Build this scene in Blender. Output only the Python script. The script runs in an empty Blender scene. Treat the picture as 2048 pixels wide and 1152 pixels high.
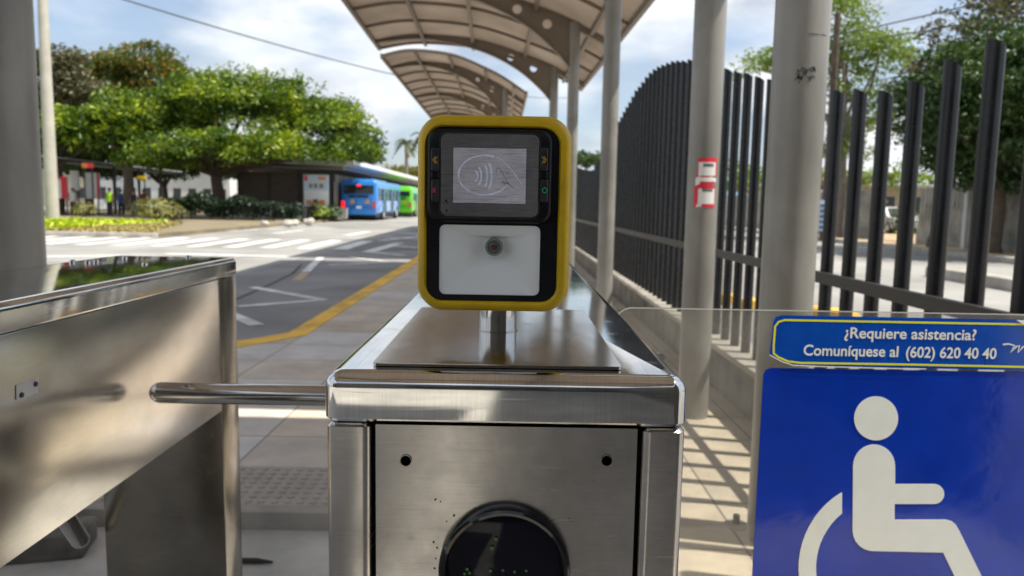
import bpy, bmesh, math, random
import numpy as np
from mathutils import Vector, Matrix
R = math.radians
PI = math.pi
SC = bpy.context.scene
COL = SC.collection

# ------------------------------------------------------------------ camera
F_PX, CAM_Z, PITCH, ROLL = 1500.0, 1.2, R(6.39), R(1.0)
cam_d = bpy.data.cameras.new('camera')
cam = bpy.data.objects.new('camera', cam_d); COL.objects.link(cam)
cam_d.sensor_width = 36.0; cam_d.lens = F_PX/2048*36
cam_d.clip_start = 0.02; cam_d.clip_end = 12000
cam.matrix_world = Matrix.Translation((0, 0, CAM_Z)) @ Matrix.Rotation(PI/2-PITCH, 4, 'X') @ Matrix.Rotation(ROLL, 4, 'Z')
cam_d.dof.use_dof = True; cam_d.dof.focus_distance = 0.72; cam_d.dof.aperture_fstop = 9.0
SC.camera = cam
_M = cam.matrix_world.to_3x3()

def ray(px, py): return _M @ Vector((px-1024, 576-py, -F_PX))
def P(px, py, d):                       # point of a sight line at distance d along the lane
    v = ray(px, py); k = d/v.y
    return Vector((v.x*k, d, CAM_Z+v.z*k))
def G(px, py, z=0.0):                   # point of a sight line at height z
    v = ray(px, py); k = (z-CAM_Z)/v.z
    return Vector((v.x*k, v.y*k, z))

# ------------------------------------------------------------------ light
SUN = Vector((1.0, -0.22, 2.0)).normalized()
EL = math.asin(SUN.z); AZ = math.atan2(SUN.x, SUN.y)
w = bpy.data.worlds.new('World'); SC.world = w; w.use_nodes = True
nt = w.node_tree; nt.nodes.clear(); N = nt.nodes.new; L = nt.links.new
out = N('ShaderNodeOutputWorld'); bg = N('ShaderNodeBackground'); bg.inputs[1].default_value = 0.115
sky = N('ShaderNodeTexSky'); sky.sky_type = 'NISHITA'; sky.sun_disc = False
sky.sun_elevation = EL; sky.sun_rotation = AZ; sky.air_density = 1.0; sky.dust_density = 1.5; sky.ozone_density = 1.5
tc = N('ShaderNodeTexCoord'); mp = N('ShaderNodeMapping'); mp.inputs['Scale'].default_value = (1.0, 1.0, 2.6)
n1 = N('ShaderNodeTexNoise'); n1.inputs['Scale'].default_value = 2.6; n1.inputs['Detail'].default_value = 9; n1.inputs['Roughness'].default_value = 0.56
r1 = N('ShaderNodeValToRGB'); r1.color_ramp.elements[0].position = 0.38; r1.color_ramp.elements[1].position = 0.56; r1.color_ramp.elements[0].color = (.28, .28, .28, 1)
n2 = N('ShaderNodeTexNoise'); n2.inputs['Scale'].default_value = 5.5; n2.inputs['Detail'].default_value = 7
r2 = N('ShaderNodeValToRGB'); r2.color_ramp.elements[0].position = 0.40; r2.color_ramp.elements[1].position = 0.60
r2.color_ramp.elements[0].color = (3.1, 3.5, 4.1, 1); r2.color_ramp.elements[1].color = (5.9, 6.0, 6.15, 1)
mx = N('ShaderNodeMix'); mx.data_type = 'RGBA'
L(tc.outputs['Generated'], mp.inputs[0]); L(mp.outputs[0], n1.inputs['Vector']); L(mp.outputs[0], n2.inputs['Vector'])
L(n1.outputs['Fac'], r1.inputs[0]); L(n2.outputs['Fac'], r2.inputs[0])
L(r1.outputs[0], mx.inputs[0]); L(sky.outputs[0], mx.inputs[6]); L(r2.outputs[0], mx.inputs[7])
L(mx.outputs[2], bg.inputs[0]); L(bg.outputs[0], out.inputs[0])
sl = bpy.data.lights.new('sun', 'SUN'); sl.energy = 4.6; sl.angle = R(0.6); sl.color = (1.0, 0.94, 0.83)
so = bpy.data.objects.new('sun', sl); COL.objects.link(so); so.rotation_euler = SUN.to_track_quat('Z', 'Y').to_euler(); so.location = (20, -5, 40)
SC.view_settings.view_transform = 'Standard'; SC.view_settings.look = 'None'; SC.view_settings.gamma = 1.0
SC.view_settings.exposure = 0.68
SC.render.engine = 'CYCLES'

# ------------------------------------------------------------------ materials
MATS = {}
def nodes(m): return m.node_tree.nodes.new, m.node_tree.links.new
def mat(name, col, rough=0.6, metal=0.0, var=0.0, vscale=4.0, bump=0.0, bscale=40.0, spec=0.5, col2=None, detail=5, emis=None, estr=0, stretch=None, coat=0.0, stain=0.0):
    m = bpy.data.materials.new(name); m.use_nodes = True; MATS[name] = m
    N, L = nodes(m); b = m.node_tree.nodes['Principled BSDF']
    b.inputs['Base Color'].default_value = (*col, 1); b.inputs['Roughness'].default_value = rough
    b.inputs['Metallic'].default_value = metal; b.inputs['Specular IOR Level'].default_value = spec
    b.inputs['Coat Weight'].default_value = coat; b.inputs['Coat Roughness'].default_value = 0.06
    if emis: b.inputs['Emission Color'].default_value = (*emis, 1); b.inputs['Emission Strength'].default_value = estr
    t = N('ShaderNodeTexCoord'); mpn = N('ShaderNodeMapping'); L(t.outputs['Object'], mpn.inputs[0])
    if stretch: mpn.inputs['Scale'].default_value = stretch
    if var or col2:
        n = N('ShaderNodeTexNoise'); n.inputs['Scale'].default_value = vscale; n.inputs['Detail'].default_value = detail; n.inputs['Roughness'].default_value = 0.62
        L(mpn.outputs[0], n.inputs['Vector'])
        r = N('ShaderNodeValToRGB'); r.color_ramp.elements[0].position = 0.34; r.color_ramp.elements[1].position = 0.66
        c2 = col2 or tuple(min(1, c*(1+var)) for c in col)
        c1 = col if col2 else tuple(c*(1-var) for c in col)
        r.color_ramp.elements[0].color = (*c1, 1); r.color_ramp.elements[1].color = (*c2, 1)
        L(n.outputs['Fac'], r.inputs[0]); cout = r.outputs[0]
        if stain:
            q = N('ShaderNodeTexNoise'); q.inputs['Scale'].default_value = vscale*0.35; q.inputs['Detail'].default_value = 7; q.inputs['Distortion'].default_value = 1.2; L(t.outputs['Object'], q.inputs['Vector'])
            k = N('ShaderNodeMapRange'); k.inputs['From Min'].default_value = 0.36; k.inputs['From Max'].default_value = 0.58; k.inputs['To Min'].default_value = 1-stain; k.inputs['To Max'].default_value = 1.06; L(q.outputs['Fac'], k.inputs[0])
            xx = N('ShaderNodeMix'); xx.data_type = 'RGBA'; xx.blend_type = 'MULTIPLY'; xx.inputs[0].default_value = 1; L(cout, xx.inputs[6]); L(k.outputs[0], xx.inputs[7]); cout = xx.outputs[2]
        L(cout, b.inputs['Base Color'])
        mr = N('ShaderNodeMapRange'); mr.inputs['To Min'].default_value = max(0, rough-0.12); mr.inputs['To Max'].default_value = min(1, rough+0.12)
        L(n.outputs['Fac'], mr.inputs[0]); L(mr.outputs[0], b.inputs['Roughness'])
    if bump:
        n = N('ShaderNodeTexNoise'); n.inputs['Scale'].default_value = bscale; n.inputs['Detail'].default_value = 4
        L(mpn.outputs[0], n.inputs['Vector'])
        bp = N('ShaderNodeBump'); bp.inputs['Strength'].default_value = bump; bp.inputs['Distance'].default_value = 0.01
        L(n.outputs['Fac'], bp.inputs['Height']); L(bp.outputs[0], b.inputs['Normal'])
    return m

def steel(name, rough, tint=(0.60, 0.585, 0.56), brush=(4, 4, 260), dirt=0.3, bstr=0.06, scratch=0.5, sm=0.45):
    m = bpy.data.materials.new(name); m.use_nodes = True; MATS[name] = m
    N, L = nodes(m); b = m.node_tree.nodes['Principled BSDF']
    b.inputs['Metallic'].default_value = 1.0
    t = N('ShaderNodeTexCoord')
    # broad smudges
    s = N('ShaderNodeTexNoise'); s.inputs['Scale'].default_value = 7; s.inputs['Detail'].default_value = 6; s.inputs['Roughness'].default_value = 0.65
    L(t.outputs['Object'], s.inputs['Vector'])
    # brushing
    mp = N('ShaderNodeMapping'); mp.inputs['Scale'].default_value = brush; L(t.outputs['Object'], mp.inputs[0])
    g = N('ShaderNodeTexNoise'); g.inputs['Scale'].default_value = 6; g.inputs['Detail'].default_value = 3; L(mp.outputs[0], g.inputs['Vector'])
    # fine scratches: two sets of stretched noise, thresholded thin
    def scr(rot, sc):
        a = N('ShaderNodeMapping'); a.inputs['Rotation'].default_value = rot; a.inputs['Scale'].default_value = sc; L(t.outputs['Object'], a.inputs[0])
        n = N('ShaderNodeTexNoise'); n.inputs['Scale'].default_value = 1; n.inputs['Detail'].default_value = 2; n.inputs['Distortion'].default_value = 0.15; L(a.outputs[0], n.inputs['Vector'])
        r = N('ShaderNodeValToRGB'); e = r.color_ramp.elements; e[0].position = 0.64; e[1].position = 0.74; L(n.outputs['Fac'], r.inputs[0])
        return r.outputs[0]
    s1 = scr((0.3, 0.5, 0.5), (14, 14, 420)); s2 = scr((-0.2, -0.9, -0.4), (16, 16, 500))
    ad = N('ShaderNodeMath'); ad.operation = 'MAXIMUM'; L(s1, ad.inputs[0]); L(s2, ad.inputs[1])
    cr = N('ShaderNodeValToRGB'); e = cr.color_ramp.elements
    e[0].position = 0.3; e[1].position = 0.62
    e[0].color = (*[c*(1-dirt) for c in tint], 1); e[1].color = (*[min(1, c*1.12) for c in tint], 1)
    L(s.outputs['Fac'], cr.inputs[0])
    gm = N('ShaderNodeMapRange'); gm.inputs['From Min'].default_value = 0.3; gm.inputs['From Max'].default_value = 0.7; gm.inputs['To Min'].default_value = 0.90; gm.inputs['To Max'].default_value = 1.08; L(g.outputs['Fac'], gm.inputs[0])
    gx = N('ShaderNodeMix'); gx.data_type = 'RGBA'; gx.blend_type = 'MULTIPLY'; gx.inputs[0].default_value = 1; L(cr.outputs[0], gx.inputs[6]); L(gm.outputs[0], gx.inputs[7]); L(gx.outputs[2], b.inputs['Base Color'])
    m1 = N('ShaderNodeMapRange'); m1.inputs['To Min'].default_value = rough*(1+sm); m1.inputs['To Max'].default_value = rough*(1-sm); m1.inputs['From Min'].default_value = 0.25; m1.inputs['From Max'].default_value = 0.75
    L(s.outputs['Fac'], m1.inputs[0])
    m2 = N('ShaderNodeMath'); m2.operation = 'MULTIPLY_ADD'; m2.inputs[1].default_value = 0.12*scratch; L(ad.outputs[0], m2.inputs[0]); L(m1.outputs[0], m2.inputs[2])
    L(m2.outputs[0], b.inputs['Roughness'])
    hs = N('ShaderNodeMath'); hs.operation = 'MULTIPLY_ADD'; hs.inputs[1].default_value = 0.0; L(ad.outputs[0], hs.inputs[0]); L(g.outputs['Fac'], hs.inputs[2])
    bp = N('ShaderNodeBump'); bp.inputs['Strength'].default_value = bstr*0.35; bp.inputs['Distance'].default_value = 0.001
    L(hs.outputs[0], bp.inputs['Height']); L(bp.outputs[0], b.inputs['Normal'])
    return m

steel('steel_brushed', 0.175, sm=0.10, tint=(0.61, 0.585, 0.54), brush=(260, 4, 260), dirt=0.08, bstr=0.10, scratch=0.12)
steel('steel_front', 0.20, tint=(0.545, 0.525, 0.50), brush=(3, 3, 420), dirt=0.38, bstr=0.10, scratch=0.55)
steel('steel_lid', 0.07, tint=(0.66, 0.66, 0.65), brush=(120, 3, 3), dirt=0.12, bstr=0.03, scratch=0.8)
steel('steel_plate', 0.11, tint=(0.52, 0.49, 0.45), brush=(3, 160, 3), dirt=0.3, bstr=0.05)
steel('steel_tube', 0.10, tint=(0.62, 0.61, 0.6), brush=(2, 90, 90), dirt=0.1, bstr=0.02)
steel('steel_dark_reflection', 0.22, tint=(0.26, 0.24, 0.21), brush=(3, 3, 160), dirt=0.15, bstr=0.05, scratch=0.1)  # tint darkened in place of dark things the leg would mirror
mat('yellow_rubber', (0.60, 0.395, 0.003), 0.36, var=0.16, vscale=18, bump=0.02, bscale=300)
mat('black_plastic', (0.006, 0.007, 0.010), 0.30, var=0.3, vscale=30, spec=0.22)
mat('black_groove', (0.008, 0.008, 0.008), 0.7)
mat('black_gloss', (0.006, 0.006, 0.008), 0.06)
mat('black_glass', (0.006, 0.006, 0.012), 0.05, spec=0.22)
mat('button_grey', (0.026, 0.027, 0.032), 0.32, var=0.3, vscale=120, spec=0.3)
mat('white_plastic', (0.86, 0.90, 0.91), 0.45, var=0.02, vscale=20, spec=0.3)
mat('amber_mark', (0.85, 0.42, 0.01), 0.5); mat('red_mark', (0.75, 0.02, 0.07), 0.5); mat('green_mark', (0.0, 0.42, 0.22), 0.5)
mat('led_green', (0.01, 0.05, 0.01), 0.5, emis=(0.15, 0.8, 0.12), estr=0.03)
mat('lens_dark', (0.16, 0.20, 0.18), 0.08); mat('lens_ring', (0.20, 0.22, 0.20), 0.3)
mat('lens_core', (0.10, 0.03, 0.04), 0.06)
mat('sign_blue', (0.002, 0.032, 0.37), 0.08, var=0.14, vscale=9, spec=0.5, bump=0.10, bscale=9)
mat('sticker_blue', (0.002, 0.062, 0.40), 0.12, var=0.08, vscale=40, coat=0.2)
mat('sign_white', (0.72, 0.76, 0.74), 0.22, var=0.03, vscale=30)
mat('sign_yellow', (0.72, 0.75, 0.02), 0.3)
mat('paper_white', (0.8, 0.8, 0.78), 0.4)
mat('column_paint', (0.21, 0.205, 0.185), 0.33, col2=(0.30, 0.29, 0.265), vscale=5, bump=0.05, bscale=60, stretch=(1, 1, 0.18), detail=9, stain=0.2)
mat('rib_paint', (0.19, 0.155, 0.12), 0.5, var=0.10, vscale=3)
mat('fence_paint', (0.009, 0.010, 0.013), 0.27, var=0.35, vscale=6, spec=0.4)
mat('rail_paint', (0.022, 0.021, 0.021), 0.45)
mat('rail_grey', (0.5, 0.5, 0.5), 0.5)
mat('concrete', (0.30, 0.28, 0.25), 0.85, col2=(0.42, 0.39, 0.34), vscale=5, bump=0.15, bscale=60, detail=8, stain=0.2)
mat('hall_wall', (0.10, 0.095, 0.085), 0.8, col2=(0.16, 0.15, 0.135), vscale=1.5)
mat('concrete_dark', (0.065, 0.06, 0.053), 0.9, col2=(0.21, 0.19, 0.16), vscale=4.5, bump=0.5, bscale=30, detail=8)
mat('floor_concrete', (0.40, 0.385, 0.355), 0.78, col2=(0.56, 0.54, 0.49), vscale=3.0, bump=0.12, bscale=80, detail=9, stain=0.2)
mat('asphalt', (0.185, 0.18, 0.178), 0.85, col2=(0.26, 0.25, 0.245), vscale=0.9, bump=0.2, bscale=90, detail=9, stain=0.3)
mat('asphalt_pale', (0.24, 0.235, 0.22), 0.85, col2=(0.32, 0.31, 0.29), vscale=0.5, bump=0.2, bscale=60, detail=9, stain=0.3)
mat('road_white', (0.80, 0.80, 0.78), 0.7, col2=(0.62, 0.62, 0.60), vscale=6, detail=8, stain=0.3)
mat('road_yellow', (0.90, 0.52, 0.03), 0.7, col2=(0.80, 0.46, 0.05), vscale=5, detail=8, stain=0.3)
mat('road_orange', (0.42, 0.31, 0.17), 0.7)
mat('crack_dark', (0.03, 0.03, 0.03), 0.9)
mat('earth', (0.16, 0.13, 0.085), 0.95, col2=(0.24, 0.20, 0.12), vscale=0.8)
mat('terrain', (0.10, 0.11, 0.06), 0.95, col2=(0.2, 0.18, 0.12), vscale=0.05)
mat('tan_floor', (0.42, 0.30, 0.18), 0.9, var=0.15, vscale=2)
mat('wood_slats', (0.09, 0.065, 0.05), 0.6, var=0.2, vscale=2)
mat('roof_metal', (0.42, 0.43, 0.44), 0.45, var=0.1)
mat('soffit', (0.18, 0.17, 0.16), 0.7)
mat('dark_steel', (0.025, 0.024, 0.024), 0.5)
mat('bus_blue', (0.03, 0.23, 0.66), 0.25, var=0.05, vscale=3, coat=0.4)
mat('bus_blue_pattern', (0.05, 0.22, 0.60), 0.3, col2=(0.42, 0.55, 0.78), vscale=2.2, detail=1)
mat('bus_green', (0.13, 0.55, 0.01), 0.25, var=0.05, coat=0.4)
mat('bus_glass', (0.012, 0.017, 0.018), 0.06)
mat('bus_glass_side', (0.02, 0.05, 0.06), 0.08)
mat('tyre', (0.015, 0.015, 0.015), 0.8); mat('rim', (0.55, 0.55, 0.55), 0.4)
mat('tail_red', (0.6, 0.01, 0.02), 0.2, emis=(1, 0.02, 0.04), estr=0.7)
mat('tail_dull', (0.55, 0.10, 0.10), 0.25)
mat('orange_mark', (0.6, 0.30, 0.08), 0.5)
mat('ad_white', (0.78, 0.79, 0.8), 0.5, var=0.03); mat('ad_red', (0.7, 0.025, 0.05), 0.5); mat('ad_pale', (0.50, 0.62, 0.76), 0.5); mat('ad_orange', (0.75, 0.25, 0.04), 0.5); mat('ad_brown', (0.3, 0.18, 0.1), 0.5); mat('ad_yellow', (0.75, 0.5, 0.01), 0.5)
mat('wall_white', (0.66, 0.67, 0.66), 0.8, var=0.06, vscale=0.5)
mat('wall_bluegrey', (0.50, 0.55, 0.60), 0.8, var=0.06, vscale=0.4)
mat('wall_tan', (0.42, 0.36, 0.27), 0.85, var=0.1, vscale=0.5)
mat('slat_grey', (0.36, 0.35, 0.32), 0.85, col2=(0.20, 0.20, 0.17), vscale=1.4, detail=8)
mat('window_dark', (0.03, 0.035, 0.04), 0.1)
mat('bark', (0.10, 0.075, 0.055), 0.9, var=0.3, vscale=5, bump=0.4, bscale=14)
mat('bark_pale', (0.20, 0.175, 0.15), 0.9, var=0.25, vscale=5)
mat('pole_concrete', (0.46, 0.44, 0.38), 0.85, var=0.1, vscale=2)
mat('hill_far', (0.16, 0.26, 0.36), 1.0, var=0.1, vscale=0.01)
mat('car_white', (0.36, 0.37, 0.38), 0.25, coat=0.5)
mat('cable_black', (0.07, 0.07, 0.07), 0.6)
mat('skin_tan', (0.35, 0.2, 0.13), 0.6); mat('hair_dark', (0.02, 0.015, 0.012), 0.6)
mat('cloth_blue', (0.04, 0.09, 0.24), 0.9); mat('cloth_white', (0.55, 0.55, 0.55), 0.9); mat('cloth_dark', (0.03, 0.03, 0.04), 0.9); mat('cloth_lime', (0.25, 0.50, 0.02), 0.9); mat('cloth_maroon', (0.2, 0.04, 0.06), 0.9)
mat('bin_bag', (0.35, 0.35, 0.36), 0.3, col2=(0.03, 0.03, 0.03), vscale=9, detail=2)
mat('rust', (0.07, 0.03, 0.015), 0.9)
mat('stone_pale', (0.45, 0.42, 0.36), 0.9, var=0.2, vscale=6)

def leaf_mat(name, c1, c2, c3, tr=0.45, rare=None):
    m = bpy.data.materials.new(name); m.use_nodes = True; MATS[name] = m
    N, L = nodes(m); m.node_tree.nodes.remove(m.node_tree.nodes['Principled BSDF']); o = m.node_tree.nodes['Material Output']
    g = N('ShaderNodeNewGeometry'); t = N('ShaderNodeTexCoord')
    n = N('ShaderNodeTexNoise'); n.inputs['Scale'].default_value = 0.55; n.inputs['Detail'].default_value = 3; L(t.outputs['Object'], n.inputs['Vector'])
    a = N('ShaderNodeMath'); a.operation = 'MULTIPLY_ADD'; a.inputs[1].default_value = 0.45; L(g.outputs['Random Per Island'], a.inputs[0])
    b = N('ShaderNodeMapRange'); b.inputs['From Min'].default_value = 0.3; b.inputs['From Max'].default_value = 0.7; b.inputs['To Max'].default_value = 0.55; L(n.outputs['Fac'], b.inputs[0]); L(b.outputs[0], a.inputs[2])
    r = N('ShaderNodeValToRGB'); e = r.color_ramp.elements; e[0].position = 0.12; e[0].color = (*c1, 1); e[1].position = 0.88; e[1].color = (*c3, 1)
    k = e.new(0.5); k.color = (*c2, 1); L(a.outputs[0], r.inputs[0])
    col = r.outputs[0]
    if rare:
        gt = N('ShaderNodeMath'); gt.operation = 'GREATER_THAN'; gt.inputs[1].default_value = rare[1]
        fr = N('ShaderNodeMath'); fr.operation = 'FRACT'; ml = N('ShaderNodeMath'); ml.operation = 'MULTIPLY'; ml.inputs[1].default_value = 37.7
        L(g.outputs['Random Per Island'], ml.inputs[0]); L(ml.outputs[0], fr.inputs[0]); L(fr.outputs[0], gt.inputs[0])
        x = N('ShaderNodeMix'); x.data_type = 'RGBA'; x.inputs[7].default_value = (*rare[0], 1); L(gt.outputs[0], x.inputs[0]); L(col, x.inputs[6]); col = x.outputs[2]
    d = N('ShaderNodeBsdfDiffuse'); tl = N('ShaderNodeBsdfTranslucent'); L(col, d.inputs[0]); L(col, tl.inputs[0])
    mx = N('ShaderNodeMixShader'); mx.inputs[0].default_value = tr; L(d.outputs[0], mx.inputs[1]); L(tl.outputs[0], mx.inputs[2])
    gl = N('ShaderNodeBsdfGlossy'); gl.inputs['Roughness'].default_value = 0.45; gl.inputs[0].default_value = (0.8, 0.85, 0.8, 1)
    m2 = N('ShaderNodeMixShader'); m2.inputs[0].default_value = 0.045; L(mx.outputs[0], m2.inputs[1]); L(gl.outputs[0], m2.inputs[2])
    L(m2.outputs[0], o.inputs[0]); return m
leaf_mat('leaf_bright', (0.018, 0.055, 0.006), (0.09, 0.17, 0.008), (0.40, 0.47, 0.010), 0.33)  # darkest leaf tone deepened to stand in for shadows inside the crown
leaf_mat('leaf_flame', (0.045, 0.085, 0.012), (0.09, 0.13, 0.016), (0.16, 0.18, 0.02), 0.35, rare=((0.42, 0.20, 0.015), 0.86))
leaf_mat('leaf_olive', (0.06, 0.075, 0.03), (0.11, 0.10, 0.045), (0.15, 0.14, 0.06), 0.3)
leaf_mat('leaf_dark', (0.018, 0.05, 0.010), (0.04, 0.085, 0.016), (0.09, 0.14, 0.03), 0.3)
leaf_mat('leaf_feather', (0.10, 0.17, 0.02), (0.17, 0.25, 0.03), (0.26, 0.34, 0.05), 0.45)
leaf_mat('leaf_hedge', (0.012, 0.035, 0.012), (0.025, 0.055, 0.02), (0.05, 0.06, 0.06), 0.2)
leaf_mat('leaf_shrub', (0.10, 0.11, 0.02), (0.18, 0.18, 0.03), (0.26, 0.24, 0.06), 0.3)
leaf_mat('leaf_palm', (0.06, 0.09, 0.05), (0.10, 0.13, 0.07), (0.14, 0.17, 0.10), 0.25)
leaf_mat('grass_lime', (0.28, 0.42, 0.006), (0.42, 0.54, 0.008), (0.54, 0.60, 0.01), 0.3)
leaf_mat('grass_dry', (0.30, 0.25, 0.08), (0.38, 0.31, 0.10), (0.42, 0.36, 0.14), 0.2)

def roof_sheet():
    m = bpy.data.materials.new('roof_sheet'); m.use_nodes = True; MATS['roof_sheet'] = m
    N, L = nodes(m); m.node_tree.nodes.remove(m.node_tree.nodes['Principled BSDF']); o = m.node_tree.nodes['Material Output']
    t = N('ShaderNodeTexCoord'); n = N('ShaderNodeTexNoise'); n.inputs['Scale'].default_value = 1.2; n.inputs['Detail'].default_value = 6; L(t.outputs['Object'], n.inputs['Vector'])
    r = N('ShaderNodeValToRGB'); r.color_ramp.elements[0].color = (0.40, 0.345, 0.295, 1); r.color_ramp.elements[1].color = (0.53, 0.47, 0.415, 1); r.color_ramp.elements[0].position = 0.3; r.color_ramp.elements[1].position = 0.7
    L(n.outputs['Fac'], r.inputs[0])
    d = N('ShaderNodeBsdfDiffuse'); tl = N('ShaderNodeBsdfTranslucent'); L(r.outputs[0], d.inputs[0]); L(r.outputs[0], tl.inputs[0])
    mx = N('ShaderNodeMixShader'); mx.inputs[0].default_value = 0.42; L(d.outputs[0], mx.inputs[1]); L(tl.outputs[0], mx.inputs[2]); L(mx.outputs[0], o.inputs[0])
roof_sheet()

def acrylic():
    m = bpy.data.materials.new('acrylic'); m.use_nodes = True; MATS['acrylic'] = m
    N, L = nodes(m); m.node_tree.nodes.remove(m.node_tree.nodes['Principled BSDF']); o = m.node_tree.nodes['Material Output']
    fr = N('ShaderNodeFresnel'); fr.inputs[0].default_value = 1.45
    tr = N('ShaderNodeBsdfTransparent'); tr.inputs[0].default_value = (0.90, 0.90, 0.885, 1)
    gl = N('ShaderNodeBsdfGlossy'); gl.inputs['Roughness'].default_value = 0.03
    df = N('ShaderNodeBsdfDiffuse'); df.inputs[0].default_value = (0.6, 0.58, 0.54, 1)
    t = N('ShaderNodeTexCoord'); n = N('ShaderNodeTexNoise'); n.inputs['Scale'].default_value = 9; n.inputs['Detail'].default_value = 9; n.inputs['Roughness'].default_value = 0.7; L(t.outputs['Object'], n.inputs['Vector'])
    mr = N('ShaderNodeMapRange'); mr.inputs['From Min'].default_value = 0.35; mr.inputs['From Max'].default_value = 0.8; mr.inputs['To Min'].default_value = 0.09; mr.inputs['To Max'].default_value = 0.26; L(n.outputs['Fac'], mr.inputs[0])
    a = N('ShaderNodeMixShader'); b = N('ShaderNodeMixShader')
    L(mr.outputs[0], a.inputs[0]); L(tr.outputs[0], a.inputs[1]); L(df.outputs[0], a.inputs[2])
    L(fr.outputs[0], b.inputs[0]); L(a.outputs[0], b.inputs[1]); L(gl.outputs[0], b.inputs[2]); L(b.outputs[0], o.inputs[0])
acrylic()
mat('acrylic_edge', (0.55, 0.57, 0.55), 0.3)

def lcd_mat(name, base, scr_col, es):
    m = bpy.data.materials.new(name); m.use_nodes = True; MATS[name] = m
    N, L = nodes(m); b = m.node_tree.nodes['Principled BSDF']; b.inputs['Roughness'].default_value = 0.35
    t = N('ShaderNodeTexCoord')
    n = N('ShaderNodeTexNoise'); n.inputs['Scale'].default_value = 22; n.inputs['Detail'].default_value = 8; n.inputs['Roughness'].default_value = 0.7; L(t.outputs['Object'], n.inputs['Vector'])
    prev = None
    for rot, sc in (((0, 0.25, 0), (40, 40, 900)), ((0, -0.9, 0), (40, 40, 1100)), ((0, 1.35, 0), (60, 40, 900)), ((0, 0.02, 0), (30, 40, 1300))):
        a = N('ShaderNodeMapping'); a.inputs['Rotation'].default_value = rot; a.inputs['Scale'].default_value = sc; L(t.outputs['Object'], a.inputs[0])
        q = N('ShaderNodeTexNoise'); q.inputs['Scale'].default_value = 1; q.inputs['Detail'].default_value = 2; q.inputs['Distortion'].default_value = 0.4; L(a.outputs[0], q.inputs['Vector'])
        r = N('ShaderNodeValToRGB'); r.color_ramp.elements[0].position = 0.58; r.color_ramp.elements[1].position = 0.72; L(q.outputs['Fac'], r.inputs[0])
        if prev is None: prev = r.outputs[0]
        else:
            k = N('ShaderNodeMath'); k.operation = 'MAXIMUM'; L(prev, k.inputs[0]); L(r.outputs[0], k.inputs[1]); prev = k.outputs[0]
    r = N('ShaderNodeValToRGB'); r.color_ramp.elements[0].position = 0.3; r.color_ramp.elements[1].position = 0.65
    r.color_ramp.elements[0].color = (*[c*0.62 for c in base], 1); r.color_ramp.elements[1].color = (*base, 1); L(n.outputs['Fac'], r.inputs[0])
    k = N('ShaderNodeMath'); k.operation = 'MULTIPLY'; k.inputs[1].default_value = 0.62; L(prev, k.inputs[0])
    x = N('ShaderNodeMix'); x.data_type = 'RGBA'; L(k.outputs[0], x.inputs[0]); L(r.outputs[0], x.inputs[6]); x.inputs[7].default_value = (*scr_col, 1)
    L(x.outputs[2], b.inputs['Base Color'])
    if es:
        L(x.outputs[2], b.inputs['Emission Color']); b.inputs['Emission Strength'].default_value = es
lcd_mat('lcd', (0.30, 0.295, 0.33), (0.07, 0.07, 0.09), 0.22)
lcd_mat('screen_cover', (0.145, 0.145, 0.155), (0.035, 0.035, 0.04), 0.0)
mat('lcd_mark', (0.46, 0.50, 0.64), 0.4, var=0.3, vscale=160, emis=(0.6, 0.66, 0.85), estr=0.07)
mat('lcd_mark_dim', (0.27, 0.29, 0.40), 0.4, var=0.3, vscale=160)

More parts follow.
